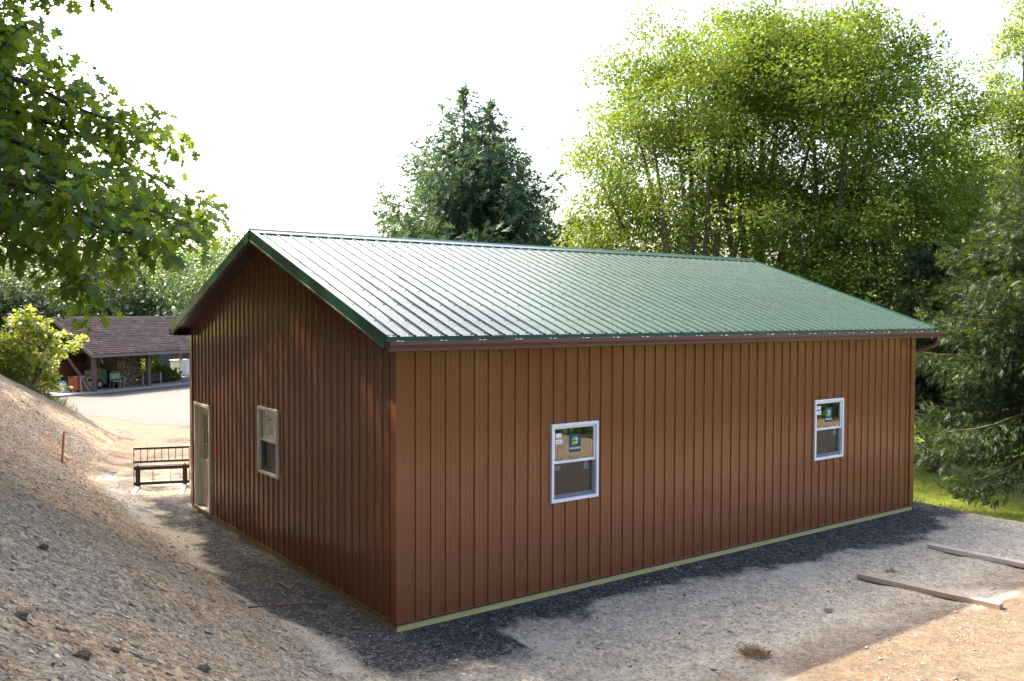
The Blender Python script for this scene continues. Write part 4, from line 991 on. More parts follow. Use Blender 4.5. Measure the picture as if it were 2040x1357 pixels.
def dish(px, r_, label, x, white):
    o = empty('satellite_dish', sl(x, 2.2, 3.80), SA+R(20), label=label, cat='satellite dish')
    import bmesh
    mb = MB(); n = 16; rings = [(0, 0.0), (.35, .03), (.7, .10), (1, .2)]
    V = [(0, 0, 0)]; F = []
    for k, (q, d) in enumerate(rings[1:]): V += [(q*r_*math.cos(6.2832*i/n), q*r_*math.sin(6.2832*i/n), d*r_) for i in range(n)]
    F += [(0, 1+i, 1+(i+1) % n) for i in range(n)]
    for k in range(2): F += [(1+k*n+i, 1+k*n+n+i, 1+k*n+n+(i+1) % n, 1+k*n+(i+1) % n) for i in range(n)]
    mb.add(V, F); d = mb.build('reflector', white, o, smooth=True); d.location = (0, 0, .32); d.rotation_euler = (R(70), 0, R(50))
    s_ = d.modifiers.new('thick', 'SOLIDIFY'); s_.thickness = .015
    MB().tube([(0, 0, -.05), (0, 0, .32)], .02, 8).build('mast', 'galvanised', o)
    MB().tube([(0, 0, .25), (.12, -.25, .2), (.2, -.35, .3)], .012, 6).build('feed_arm', 'galvanised', o)
dish(310, .28, 'black satellite dish on the ridge of the shed roof', 6.55, 'black_rubber')
dish(342, .30, 'pale grey satellite dish on the shed roof ridge beside the building', 7.75, 'galvanised')
# ------------------------------------------------------------------ trees
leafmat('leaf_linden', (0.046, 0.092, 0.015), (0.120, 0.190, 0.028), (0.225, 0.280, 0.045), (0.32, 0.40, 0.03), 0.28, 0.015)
leafmat('leaf_shade', (0.016, 0.036, 0.010), (0.030, 0.058, 0.014), (0.05, 0.08, 0.018), (0.06, 0.09, 0.02), 0.15, 0.0)  # darkened leaves for the unseen bank growth, cutting fill light on the gable
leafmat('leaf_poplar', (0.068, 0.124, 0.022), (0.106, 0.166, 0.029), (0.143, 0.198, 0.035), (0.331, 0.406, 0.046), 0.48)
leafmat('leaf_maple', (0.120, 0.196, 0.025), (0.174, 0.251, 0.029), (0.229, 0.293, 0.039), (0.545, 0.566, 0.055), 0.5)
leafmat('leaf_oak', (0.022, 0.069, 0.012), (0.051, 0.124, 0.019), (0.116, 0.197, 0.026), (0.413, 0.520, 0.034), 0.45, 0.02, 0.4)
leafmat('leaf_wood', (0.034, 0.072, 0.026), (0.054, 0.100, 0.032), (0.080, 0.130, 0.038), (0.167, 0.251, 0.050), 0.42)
leafmat('leaf_wood_pale', (0.039, 0.086, 0.017), (0.056, 0.111, 0.021), (0.075, 0.131, 0.023), (0.139, 0.235, 0.031), 0.42)
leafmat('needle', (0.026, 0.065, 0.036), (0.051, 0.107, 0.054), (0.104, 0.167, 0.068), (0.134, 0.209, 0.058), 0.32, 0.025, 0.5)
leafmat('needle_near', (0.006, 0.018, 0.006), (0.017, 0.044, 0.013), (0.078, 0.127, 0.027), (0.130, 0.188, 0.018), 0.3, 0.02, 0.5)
leafmat('grass_blade', (0.084, 0.126, 0.016), (0.126, 0.176, 0.026), (0.184, 0.217, 0.050), (0.301, 0.351, 0.042), 0.4)
surf('bark', (0.14, 0.115, 0.085), (0.075, 0.06, 0.045), 5, 0.9, bmp=0.6, bscale=14, bdist=0.03, stretch=(3, 3, 0.6))
surf('bark_dark', (0.075, 0.06, 0.045), (0.04, 0.032, 0.026), 5, 0.9, bmp=0.6, bscale=14, bdist=0.03, stretch=(3, 3, 0.6))
surf('bark_pale', (0.42, 0.38, 0.32), (0.25, 0.22, 0.18), 5, 0.85, bmp=0.3, bscale=10, bdist=0.02)
surf('bark_spruce', (0.16, 0.12, 0.085), (0.08, 0.06, 0.045), 6, 0.9, bmp=0.8, bscale=12, bdist=0.04)

# local frame: right of picture = rv, depth = fv
rv = np.array([math.sin(YAW), -math.cos(YAW)]); fv = np.array([math.cos(YAW), math.sin(YAW)])
def wander(a, b, n, amp, rg, sag=0.0):
    a = np.asarray(a, float); b = np.asarray(b, float); t = np.linspace(0, 1, n)[:, None]
    off = np.cumsum(rg.normal(size=(n, 3)), 0); off -= off[0]+(off[-1]-off[0])*t
    L_ = np.linalg.norm(b-a); p = a+(b-a)*t+off*amp*L_/n
    p[:, 2] += sag*L_*4*(t*(1-t))[:, 0]
    return p
def tree(name, label, cat, base, ells, stems, n_clump, per, leaf, spread, lmat, bmat, seed, trunk_r=0.22, group=None, wl=0.62, flat=0.55, fork=0.25, shell=0.5, zmin=None, extra_clumps=None, twig_r=0.012, tmean=0.5, sides=5, coh=0.38, openf=0.0):
    """ells: crown ellipsoids (cx,cy,cz,rx,ry,rz) relative to the base; stems: end points of the main stems relative to the base"""
    rg = np.random.default_rng(seed)
    o = empty(name, tuple(base), label=label, cat=cat, group=group)
    vol = np.array([e[3]*e[4]*e[5] for e in ells]); cnt = np.maximum(1, (n_clump*vol/vol.sum())).astype(int)
    C = []; 
    for e, k in zip(ells, cnt):
        d = unit(rg.normal(size=(k, 3))); r_ = rg.random(k)**(1/3.0)
        r_ = np.where(rg.random(k) < shell, 0.72+0.30*rg.random(k), r_)
        # lumpy outline
        lump = 1+0.16*np.sin(d[:, 0]*5+seed)*np.cos(d[:, 1]*4.3+seed*2)+0.12*np.sin(d[:, 2]*7+seed*1.7+d[:, 0]*3)
        C.append(np.array(e[:3])+d*(r_*lump)[:, None]*np.array(e[3:]))
    C = np.concatenate(C)
    if extra_clumps is not None: C = np.concatenate([C, np.asarray(extra_clumps)])
    if openf:
        zc_ = np.median(C[:, 2]); dr = C[:, :2]@fv; C = C[~((dr < -0.3) & (C[:, 2] < zc_+1.2) & (rg.random(len(C)) < openf))]
    if zmin is not None: C = C[C[:, 2] > zmin]
    mb = MB(); nodes = []; nrad = []
    ftop = np.array([0, 0, fork*max(s_[2] for s_ in stems)])
    if fork > 0.02: mb.tube(wander((0, 0, -0.3), ftop, 5, 0.05, rg), [trunk_r*1.3, trunk_r*1.08, trunk_r, trunk_r*.97, trunk_r*.9], 9)
    for s_ in stems:
        st = ftop*rg.uniform(.75, 1.0) if fork > 0.02 else np.array([rg.normal(0, trunk_r*.8), rg.normal(0, trunk_r*.8), -0.3])
        s_ = np.asarray(s_, float); n = 12
        mid = st*0.45+s_*0.55; mid[:2] = st[:2]*0.65+s_[:2]*0.35
        t = np.linspace(0, 1, n)[:, None]; p = (1-t)**2*st+2*t*(1-t)*mid+t*t*s_
        p += np.cumsum(rg.normal(size=(n, 3)), 0)*0.035*np.linalg.norm(s_-st)/n*t
        r0 = trunk_r*(0.75 if len(stems) < 3 else 0.52)*rg.uniform(.8, 1.15)
        rad = r0*(1-t[:, 0])**0.8+0.018; mb.tube(p, rad, 7); nodes.append(p); nrad.append(rad)
    NP = np.concatenate(nodes); NR = np.concatenate(nrad)
    order = np.argsort(np.linalg.norm(C-np.array([0, 0, C[:, 2].mean()]), axis=1))
    ext = [NP]; extr = [NR]
    for i in order:
        c = C[i]; A = np.concatenate(ext); RR = np.concatenate(extr)
        d = np.linalg.norm(A-c, axis=1); pen = d+np.clip(A[:, 2]-c[2]+0.3*d, 0, None)*1.5
        j = int(np.argmin(pen)); rr = min(RR[j]*.7, 0.012+0.016*d[j])
        p = wander(A[j], c, 5, 0.22, rg, 0.06); rad = np.linspace(rr, twig_r*.6, 5); mb.tube(p, rad, sides if rr > .03 else 4, cap=False)
        ext.append(p[1:4]); extr.append(rad[1:4])
    mb.build('trunk', bmat, o, smooth=True)
    # leaves: clumps of sprays
    k = len(C); sz = rg.uniform(.7, 1.3, k)*spread
    nl = np.maximum(8, rg.poisson(per, k)); idx = np.repeat(np.arange(k), nl); n = len(idx)
    q = rg.normal(size=(n, 3)); q = unit(q)*(rg.random(n)**0.45)[:, None]*np.array([1, 1, flat])
    P = C[idx]+q*sz[idx][:, None]*1.5
    P[:, 2] -= 0.25*sz[idx]*(q[:, 0]**2+q[:, 1]**2)
    out = q*np.array([1, 1, .3])+0.35*unit(C[idx]-C.mean(0)); D = out+rg.normal(size=(n, 3))*0.55; D[:, 2] -= 0.25
    Nn = rg.normal(size=(n, 3))*coh; Nn[:, 2] += 1.0; Nn += 0.5*unit(q)
    ct = rg.normal(tmean, 0.21, k)
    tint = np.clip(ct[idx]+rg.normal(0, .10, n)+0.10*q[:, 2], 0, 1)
    Lf = leaf*rg.uniform(.7, 1.3, n)
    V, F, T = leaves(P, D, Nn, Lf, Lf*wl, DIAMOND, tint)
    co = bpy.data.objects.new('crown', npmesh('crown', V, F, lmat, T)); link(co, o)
    return o
def spruce(name, label, base, H, Rmax, seed, n_whorl, needle, dens, mat, zstart=0.12, tops=((0, 0),), group=None, droop=0.18, bark='bark_spruce', trunk_r=0.24, powr=0.85, cat='spruce', low=None, hang=0.5, tip_up=0.25, tm=.33, wf=.6):
    rg = np.random.default_rng(seed); o = empty(name, tuple(base), label=label, cat=cat, group=group)
    mb = MB(); PS = []; DS = []; LS = []; TS = []
    for ti, tp in enumerate(tops):
        tx, ty = tp[0], tp[1]; Ht = H*(1 if len(tp) < 3 else tp[2])
        tr = [np.array([tx*min(1, z*1.5), ty*min(1, z*1.5), Ht*z]) for z in np.linspace(0, 1, 10)]; tr[0][2] = -0.3
        mb.tube(tr, [trunk_r*(1-z)**.85+.012 for z in np.linspace(0, 1, 10)], 9)
        for wi in range(n_whorl):
            t = zstart+(1-zstart)*(wi/(n_whorl-0.3))**0.9
            z = Ht*t; Rz = Rmax*(1-t)**powr*(1 if t > zstart+.08 else .8)
            nb = rg.integers(4, 7)
            a0 = rg.random()*6.283
            for bi in range(nb):
                a = a0+6.283*bi/nb+rg.normal(0, .25); ln = Rz*rg.uniform(.62, 1.22)+0.15
                if low is not None and t < low[0]: ln *= low[1]
                dirv = np.array([math.cos(a), math.sin(a), 0]); n = 9; s_ = np.linspace(0, 1, n)
                rise = (0.30*(t-0.35))
                zz = z+ln*(rise*s_-droop*1.6*(1-t)*s_**1.4+tip_up*(s_**3))+rg.normal(0, .1)
                p = np.stack([tx+dirv[0]*ln*s_+np.cumsum(rg.normal(0, .012*ln, n)), ty+dirv[1]*ln*s_+np.cumsum(rg.normal(0, .012*ln, n)), zz], 1)
                mb.tube(p, np.linspace(0.012+.012*ln, .006, n), 4, cap=False)
                # hanging and side twigs
                m = int(dens*ln*ln*1.2+dens*ln*1.2); u = rg.random(m)**0.75*0.97+.03
                base_p = np.stack([np.interp(u, s_, p[:, k]) for k in range(3)], 1)
                side = np.array([-dirv[1], dirv[0], 0]); wv = (0.10+0.38*ln*np.sin(np.clip(u, .08, 1)*2.6)*0.35)*rg.normal(0, .65, m)
                base_p += side*wv[:, None]+dirv*(np.abs(wv)*0.5)[:, None]
                hang_l = rg.random(m)**1.3*hang*min(1, .35+ln*.3)
                base_p[:, 2] -= hang_l
                Dv = dirv*rg.uniform(.2, 1.0, m)[:, None]+side*(np.sign(wv)*rg.uniform(.1, .9, m))[:, None]+rg.normal(size=(m, 3))*.3
                Dv[:, 2] -= rg.uniform(.0, 1.3, m)*np.minimum(1, hang_l/hang*2+.3)
                tipn = u > .9; Dv[tipn, 2] += .7
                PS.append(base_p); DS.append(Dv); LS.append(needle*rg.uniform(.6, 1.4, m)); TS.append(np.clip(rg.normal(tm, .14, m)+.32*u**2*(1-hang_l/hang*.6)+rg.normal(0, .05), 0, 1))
            # leader needles
        m = 60; zt = rg.uniform(.93, 1.0, m)*Ht; PS.append(np.stack([np.full(m, tx), np.full(m, ty), zt], 1)+rg.normal(0, .04, (m, 3))); Dv = rg.normal(size=(m, 3)); Dv[:, 2] = np.abs(Dv[:, 2]); DS.append(Dv); LS.append(np.full(m, needle)); TS.append(np.full(m, .5))
    mb.build('trunk', bark, o, smooth=True)
    P = np.concatenate(PS); D = np.concatenate(DS); Lf = np.concatenate(LS); T = np.concatenate(TS)
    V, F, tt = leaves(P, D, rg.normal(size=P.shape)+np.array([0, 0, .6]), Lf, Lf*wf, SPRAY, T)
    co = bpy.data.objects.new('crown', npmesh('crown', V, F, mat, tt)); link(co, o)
    print(name, len(P)); return o

# spruce with a double top behind the building
spruce('spruce_tree', 'dark blue-green spruce with a double top behind the ridge', (17.8, 25.35, G0), 14.75, 7.9, 11, 34, 0.54, 6.2, 'needle', zstart=0.06, tops=((-.25, .2), (.75, -.5, .955)), powr=0.92, hang=1.2, wf=.72, trunk_r=.22)
spruce('spruce_tree', 'low spruce top poking up between the double spruce and the leafy trees', (21.6, 22.3, G0), 8.6, 2.3, 12, 16, 0.45, 11, 'needle', zstart=0.1, trunk_r=.14, hang=.6)
# the broad leafy trees behind the building
def big(name, label, px, d, seed, ells, stems, n, per, lmat='leaf_linden', **kw):
    q = atd(px, 700, d); base = np.array([q[0], q[1], -0.3])
    return tree(name, label, 'tree', base, ells, stems, n, per, kw.pop('leaf', .125), kw.pop('spread', .55), lmat, kw.pop('bark', 'bark'), seed, **kw)
def E(r_, f_, z, a, b, c):
    p = rv*r_+fv*f_; return (p[0], p[1], z, a, b, c)
def Sx(r_, f_, z): p = rv*r_+fv*f_; return (p[0], p[1], z)
big('broadleaf_tree', 'left of the broad leafy trees, yellow-green with many slender stems', 1385, 31.5, 21,
    [E(-0.4, 0, 9.6, 4.3, 4.3, 4.6), E(-2.2, -.3, 6.5, 2.5, 2.6, 2.8), E(-.5, 0, 12.4, 2.9, 2.9, 2.2), E(-2.9, .2, 4.6, 1.9, 2.0, 1.6), E(-2.9, .3, 6.4, 2.1, 2.1, 2.8), E(-2.4, .4, 9.2, 2.6, 2.4, 2.6)],
    [Sx(-3.6, 0, 9.0), Sx(-2.2, .5, 12.0), Sx(-1.2, -.6, 13.2), Sx(-.3, .5, 14.0), Sx(.6, -.5, 13.6), Sx(1.7, .4, 12.8), Sx(2.6, -.4, 11), Sx(-1.7, -1.2, 10.5)],
    390, 185, leaf=.135, spread=.66, trunk_r=.30, fork=0.0, tmean=.56, shell=.8, openf=.68)
big('broadleaf_tree', 'middle of the broad leafy trees, tallest, dome topped', 1490, 33.5, 22,
    [E(.7, 0, 11.2, 4.7, 4.3, 4.2), E(.5, -.4, 13.3, 3.4, 3.2, 2.3), E(.6, .2, 7.2, 4.0, 3.4, 3.0)],
    [Sx(-1.6, 0, 12.0), Sx(-.5, .5, 14.0), Sx(.4, -.5, 14.5), Sx(1.4, .5, 14.2), Sx(2.6, -.3, 12.6), Sx(3.2, .3, 10.5)],
    320, 240, leaf=.14, spread=.72, trunk_r=.30, fork=0.0, tmean=.46, shell=.85, openf=.6)
big('broadleaf_tree', 'right of the broad leafy trees, darker green and wide crowned', 1640, 30.5, 23,
    [E(1.0, 0, 9.6, 4.6, 4.2, 4.2), E(.3, -.3, 12.4, 3.2, 3.0, 2.0), E(1.7, -.3, 5.6, 3.6, 3.6, 3.2), E(3.0, -.3, 7.6, 2.6, 2.8, 2.8), E(-1.0, -.4, 5.6, 2.0, 2.2, 1.8)],
    [Sx(-1.6, 0, 9.5), Sx(-.4, .5, 12.0), Sx(.7, -.5, 12.6), Sx(2.2, .5, 12.0), Sx(3.6, -.3, 9.6), Sx(4.6, .3, 7.0), Sx(-2.0, -1.0, 6.2)],
    340, 270, leaf=.14, spread=.74, trunk_r=.34, fork=0.12, tmean=.34, shell=.85, bark='bark', openf=.3)
# tall airy trees at the right
big('poplar_tree', 'tall thin-crowned tree with bare dead twigs at its top', 1905, 46, 31,
    [E(-.3, 0, 13.2, 1.7, 1.7, 2.7), E(0, 0, 9.0, 2.3, 2.3, 2.6), E(-.9, 0, 10.8, 1.5, 1.5, 1.8), E(-1.5, 0, 6.6, 2.3, 2.0, 2.2)],
    [Sx(-.6, 0, 18.2), Sx(-1.4, 0, 17.0), Sx(.4, .3, 16.0), Sx(1.6, 0, 13.0)], 150, 110, 'leaf_poplar', leaf=.17, spread=.55, trunk_r=.2, fork=.35, bark='bark', tmean=.6, twig_r=.02)
big('poplar_tree', 'tall bright green tree at the right edge above the spruces', 2020, 43, 32,
    [E(.3, 0, 15.9, 2.3, 2.0, 4.2), E(-.4, 0, 12.8, 2.0, 2.0, 2.2), E(.9, 0, 10.4, 2.6, 2.4, 2.6), E(2.0, 0, 13, 2.4, 2.4, 4.4)],
    [Sx(.2, 0, 18.6), Sx(-1.6, 0, 14.6), Sx(1.6, .3, 16.0), Sx(2.2, 0, 13.0), Sx(-.9, 0, 11.4)], 300, 130, 'leaf_poplar', leaf=.17, spread=.55, trunk_r=.2, fork=.35, tmean=.62)
big('poplar_tree', 'light green tree filling the gap left of the right-edge tree', 1950, 52, 33,
    [E(0, 0, 10.5, 3.0, 2.6, 3.6), E(1.5, 0, 7.5, 3.2, 2.6, 3.0), E(-1.5, 0, 6.5, 2.6, 2.4, 3)],
    [Sx(0, 0, 13.6), Sx(1.6, 0, 11), Sx(-1.6, 0, 10)], 170, 90, 'leaf_poplar', leaf=.2, spread=.7, trunk_r=.22, fork=.3, tmean=.5)
# spruces at the right edge, beyond the end of the building
q1 = atd(1858, 925, 27.0); q2 = atd(2030, 1000, 21.5)
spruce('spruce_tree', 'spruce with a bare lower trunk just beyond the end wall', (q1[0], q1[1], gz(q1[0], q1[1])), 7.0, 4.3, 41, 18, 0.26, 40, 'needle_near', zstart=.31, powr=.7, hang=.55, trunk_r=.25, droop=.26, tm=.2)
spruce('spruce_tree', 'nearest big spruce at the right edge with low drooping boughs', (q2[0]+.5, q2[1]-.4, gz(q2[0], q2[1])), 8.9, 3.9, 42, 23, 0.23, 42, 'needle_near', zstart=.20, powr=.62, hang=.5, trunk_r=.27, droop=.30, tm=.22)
# trees and woods behind the shed
def wood(px, d, zc, r_, h_, label, lmat, seed, n=170, per=70, bark='bark_dark', leaf=.29, **kw):
    q = atd(px, 690, d); base = np.array([q[0], q[1], G0])
    return tree('woodland_tree', label, 'tree', base, [E(0, 0, zc, r_, r_, h_), E(-.3*r_, 0, zc-.45*h_, r_*.9, r_*.9, h_*.6), E(.35*r_, 0, zc-.3*h_, r_*.8, r_*.8, h_*.6)],
                [Sx(0, 0, zc+h_*.7), Sx(-r_*.5, 0, zc+h_*.3), Sx(r_*.5, .2, zc+h_*.35)], n, per, leaf, .95, lmat, bark, seed, trunk_r=.24, group='trees behind the shed', fork=.3, twig_r=.02, **kw)
wood(-70, 56, 5.4, 4.4, 5.0, 'dark green tree at the left edge behind the young maple', 'leaf_wood', 51)
wood(70, 58, 4.6, 4.2, 4.2, 'rounded dark green tree behind the left end of the shed', 'leaf_wood', 52, tmean=.4)
wood(185, 62, 4.4, 3.6, 4.2, 'very dark tree above the middle of the shed roof', 'leaf_wood', 53, tmean=.25)
wood(290, 66, 5.0, 4.2, 5.4, 'pale green tree above the right half of the shed roof', 'leaf_wood_pale', 54)
wood(385, 64, 5.0, 4.2, 5.2, 'light green tree with pale stems beside the gable', 'leaf_wood_pale', 55, bark='bark_pale', n=110)
wood(470, 72, 5.2, 4.6, 5.4, 'light green tree showing just above the rake of the roof', 'leaf_wood_pale', 56)
wood(20, 78, 7.6, 6.0, 6.0, 'taller tree far back on the left, seen through oak leaves', 'leaf_wood_pale', 57, n=200)
wood(150, 82, 8.0, 6.0, 6.0, 'taller hazy tree far behind the shed roof', 'leaf_wood_pale', 58, n=200)
wood(300, 88, 8.2, 6.4, 6.4, 'tall far tree right of the oak branch, behind the pale trees', 'leaf_wood_pale', 59, n=200)
wood(430, 90, 7.4, 5.6, 5.4, 'far tree whose top meets the sky left of the ridge', 'leaf_wood_pale', 60, n=180)
wood(230, 72, 3.2, 6.0, 3.2, 'low dark thicket tree filling the gap behind the shed', 'leaf_wood', 61, n=150, tmean=.15)
def bare(px, py0, py1, d, lean, label, seed):
    q = atd(px, 700, d); top = atd(px+lean, py1, d); o = empty('bare_tree', (q[0], q[1], G0), label=label, cat='tree', group='pale bare stems behind the shed')
    rg = np.random.default_rng(seed); h = top[2]-G0; e = np.array([top[0]-q[0], top[1]-q[1], h])
    p = wander((0, 0, -.2), e, 10, .10, rg); mb = MB().tube(p, np.linspace(.11, .03, 10), 6); mb.build('trunk', 'bark_pale', o, smooth=True)
    for i in range(7):
        j = rg.integers(4, 9); a = p[j]; b = a+np.array([*(rv*rg.normal(0, .9)), rg.uniform(.5, 1.6)]); MB().tube(wander(a, b, 5, .2, rg), np.linspace(.035, .012, 5), 5).build('branch', 'bark_pale', o)
bare(322, 640, 520, 70, 14, 'thin pale stem standing left of the satellite dishes', 71)
bare(352, 640, 530, 69, 28, 'crooked pale stem rising behind the satellite dish', 72)
bare(366, 640, 560, 71, -8, 'short pale forked stem close to the gable rake', 73)
# far trees closing the view at the right
for i, (px, d, z, r_, h_, lab) in enumerate(((1780, 70, 5.0, 5, 5.4, 'far tree behind the end of the building'), (1930, 75, 5.6, 5, 6, 'far tree glimpsed between the two spruce trunks'), (2090, 66, 5.4, 5.2, 6, 'far tree behind the spruce at the right edge'), (1650, 78, 4.8, 5, 5, 'far tree hidden behind the darker broad tree'), (1420, 80, 5, 5, 5, 'far tree behind the slender stems of the left broad tree'))):
    qq = atd(px, 700, d); tree('background_tree', lab, 'tree', (qq[0], qq[1], -.9), [E(0, 0, z, r_, r_, h_), E(1, 0, z*.5, r_*.9, r_*.9, h_*.6)], [Sx(0, 0, z+2), Sx(1.5, 0, z+1), Sx(-1.5, 0, z+1)], 130, 70, .28, 1.0, 'leaf_wood_pale', 'bark_dark', 80+i, trunk_r=.25, group='far trees at the right', fork=.2, twig_r=.02)
# shrubs by the outbuilding
for i, (px, py, d, r_, lab) in enumerate(((297, 738, 53, .75, 'bright green shrub left of the dark outbuilding'), (318, 744, 52, .5, 'low hosta-like plant in front of the dark outbuilding'), (337, 746, 51, .4, 'small pale plant beside the utility cabinet'))):
    q = atd(px, py, d); tree('shrub', lab, 'shrub', (q[0], q[1], G0), [(0, 0, r_*.8, r_, r_, r_*.9)], [(0, .1, r_), (.2, 0, r_), (-.2, 0, r_)], 30, 60, .16, .28, 'leaf_linden', 'bark', 90+i, trunk_r=.04, fork=0.0, tmean=.65)
# young maple on the bank
qy = atd(62, 775, 29); qy[2] = gz(qy[0], qy[1])
tree('young_maple', 'young maple glowing yellow-green on the bank at the left edge', 'tree', qy, [E(-.2, 0, 1.7, 1.0, .9, 1.25), E(.45, 0, 1.75, .95, .8, .8), E(-.2, 0, .8, 1.1, .9, .7), E(-1.0, 0, 1.2, .7, .7, .9), E(.3, -.1, .35, .8, .7, .55)],
     [Sx(-.1, 0, 2.5), Sx(.6, 0, 1.9), Sx(-.7, 0, 1.7), Sx(.9, 0, 1.6)], 150, 42, .125, .2, 'leaf_maple', 'bark', 95, trunk_r=.05, fork=.12, wl=.9, twig_r=.006, tmean=.55)
# ------------------------------------------------------------------ oak overhanging from the left
def oak_leaf():
    """lobed red-oak leaf, length 1 along y, half width ~.38"""
    R_ = [(0.015, 0.0), (0.05, 0.16), (0.25, 0.22), (0.10, 0.32), (0.36, 0.50), (0.14, 0.58), (0.29, 0.78), (0.09, 0.84), (0.0, 1.0)]
    V = []; F = []
    for x, y in R_: V.append((x, y, abs(x)*0.22-0.12*y*y))
    nR = len(R_)
    for x, y in R_[:-1]: V.append((-x, y, abs(x)*0.22-0.12*y*y))
    mid0 = len(V)
    for x, y in R_[:-1]: V.append((0, y, -0.12*y*y))
    tip = nR-1
    for i in range(nR-1):
        m0 = mid0+i; m1 = mid0+i+1 if i+1 < nR-1 else tip
        a0, a1 = i, i+1; b0 = nR+i; b1 = nR+i+1 if i+1 < nR-1 else tip
        F.append((m0, a0, a1)); 
        if m1 != tip: F.append((m0, a1, m1))
        F.append((m0, b1, b0)) if True else None
        if m1 != tip: F.append((m0, m1, b1))
    return np.array(V, float), np.array(F)
OAK = oak_leaf()
def oak():
    rg = np.random.default_rng(101)
    base = np.array([-10.5, 5.5]); zb = gz(*base)
    o = empty('oak_tree', (base[0], base[1], zb), label='big oak whose leafy boughs hang in from the upper left', cat='tree')
    org = np.array([base[0], base[1], zb])
    mb = MB(); crotch = np.array([0.4, -0.3, 3.0])
    mb.tube(wander((0, 0, -.4), crotch, 6, .05, rg), [.5, .42, .38, .36, .35, .33], 12)
    mb.tube(wander(crotch, (-.2, .6, 14.5), 8, .08, rg), np.linspace(.3, .06, 8), 9)
    # bough ends that reach into view, and others over the bank outside it
    tips = [(atd(398, 452, 13.5), 1), (atd(378, 392, 15.1), 1), (atd(330, 300, 16.0), 1), (atd(250, 250, 13.4), 1), (atd(160, 190, 13.6), 1), (atd(95, 110, 16.0), 1), (atd(190, 585, 14.4), 1), (atd(255, 520, 16.0), 1), (atd(330, 470, 12.1), 1),
            (atd(60, 330, 15.0), 1), (atd(40, 470, 11.9), 1), (atd(130, 440, 14.8), 1), (atd(200, 380, 13.2), 1), (atd(30, 200, 14.8), 1), (atd(20, 60, 12.4), 1), (atd(150, -40, 13.3), 1), (atd(90, -60, 14.8), 1), (atd(-40, 100, 15.2), 1), (atd(300, 410, 15.5), 1), (atd(110, 300, 15.8), 1), (atd(0, 400, 15.2), 1)]
    for i in range(75):
        a = rg.uniform(0, 6.283); r_ = rg.uniform(2.5, 7.6); z = rg.uniform(4.5, 12.5)
        t = org+np.array([r_*math.cos(a), r_*math.sin(a), 0]); t[2] = zb+z
        v = t-CAM; dep = v@_fw; px = 1020+FPX*(v@_r2)/dep; py = 678.5-FPX*(v@_u2)/dep
        if dep > 0 and px > -90 and -120 < py < 1400: continue
        tips.append((t, 0))
    k = 0
    while k < 60:      # the upper crown, overhead and out of the picture
        t = np.array([-5.4, 8.5, 15.5])+unit(rg.normal(size=3))*rg.random()**.33*np.array([5.2, 6.5, 3.6])
        v = t-CAM; dep = v@_fw; px = 1020+FPX*(v@_r2)/dep; py = 678.5-FPX*(v@_u2)/dep
        if dep > 0 and px > -60 and py > -150: continue
        tips.append((t, 0)); k += 1
    CL = []; near = []
    for t, vis in tips:
        t = t-org; st = crotch+np.array([0, 0, rg.uniform(0, 2.5)]) if t[2] < 8 else np.array([-.3, .3, rg.uniform(6, 9.5)])
        p = wander(st, t, 12, .16, rg, .05); L_ = np.linalg.norm(t-st)
        mb.tube(p, np.linspace(.05+.010*L_, .010, 12), 6, cap=False)
        lo = .50 if vis else .35
        for k in range(23 if vis else 8):
            u = lo+(1-lo)*rg.random()**.8; q = np.array([np.interp(u, np.linspace(0, 1, 12), p[:, j]) for j in range(3)])
            w_ = (1.05-u)*1.3+.22; e = q+rg.normal(size=3)*np.array([w_, w_, w_*.6])*.7
            if k < 3: e = t+rg.normal(size=3)*.16
            mb.tube(wander(q, e, 4, .2, rg), [.014, .010, .007, .004], 4, cap=False); CL.append(e); near.append(vis)
    mb.build('trunk', 'bark_dark', o, smooth=True)
    CL = np.array(CL); near = np.array(near)
    nl = np.where(near, rg.integers(13, 22, len(CL)), rg.integers(14, 24, len(CL))); idx = np.repeat(np.arange(len(CL)), nl); n = len(idx)
    q = unit(rg.normal(size=(n, 3)))*(rg.random(n)**.5)[:, None]; P = CL[idx]+q*np.where(near[idx], .33, .55)[:, None]
    D = q*np.array([1, 1, .5])+rg.normal(size=(n, 3))*.45; D[:, 2] -= .55
    Nn = rg.normal(size=(n, 3))*.6; Nn[:, 2] += 1
    Lf = np.where(near[idx], .25, .34)*rg.uniform(.6, 1.2, n); T = np.clip(rg.normal(.52, .27, n), 0, 1)
    vis = near[idx] == 1
    W0 = P+org-CAM; dp = W0@_fw; hx = 1020+FPX*(W0@_r2)/dp; hy = 678.5-FPX*(W0@_u2)/dp
    keep = vis | ~((dp > 0) & (hx > -15) & (hy > -20) & (hy < 1400)); keep &= ~((dp > 0) & (hx > 470) & vis)
    idx, P, D, Nn, Lf, T, vis = idx[keep], P[keep], D[keep], Nn[keep], Lf[keep], T[keep], vis[keep]; n = len(idx)
    # leaves in view that show largest: parts of their own
    Wp = P+org; v = Wp-CAM; dep = v@_fw; px = 1020+FPX*(v@_r2)/dep; py = 678.5-FPX*(v@_u2)/dep
    inview = vis & (px > 5) & (py > 5); score = np.where(inview, Lf/dep, 0); pick = np.argsort(-score)[:300]
    pm = np.zeros(n, bool); pm[pick] = True
    V1, F1, t1 = leaves(P[vis & ~pm], D[vis & ~pm], Nn[vis & ~pm], Lf[vis & ~pm], Lf[vis & ~pm], OAK, T[vis & ~pm])
    c = bpy.data.objects.new('crown', npmesh('crown', V1, F1, 'leaf_oak', t1)); link(c, o, kind='stuff')
    V2, F2, t2 = leaves(P[~vis], D[~vis], Nn[~vis], Lf[~vis], Lf[~vis]*.6, DIAMOND, T[~vis])
    c = bpy.data.objects.new('crown', npmesh('crown', V2, F2, 'leaf_oak', t2)); link(c, o, kind='stuff')
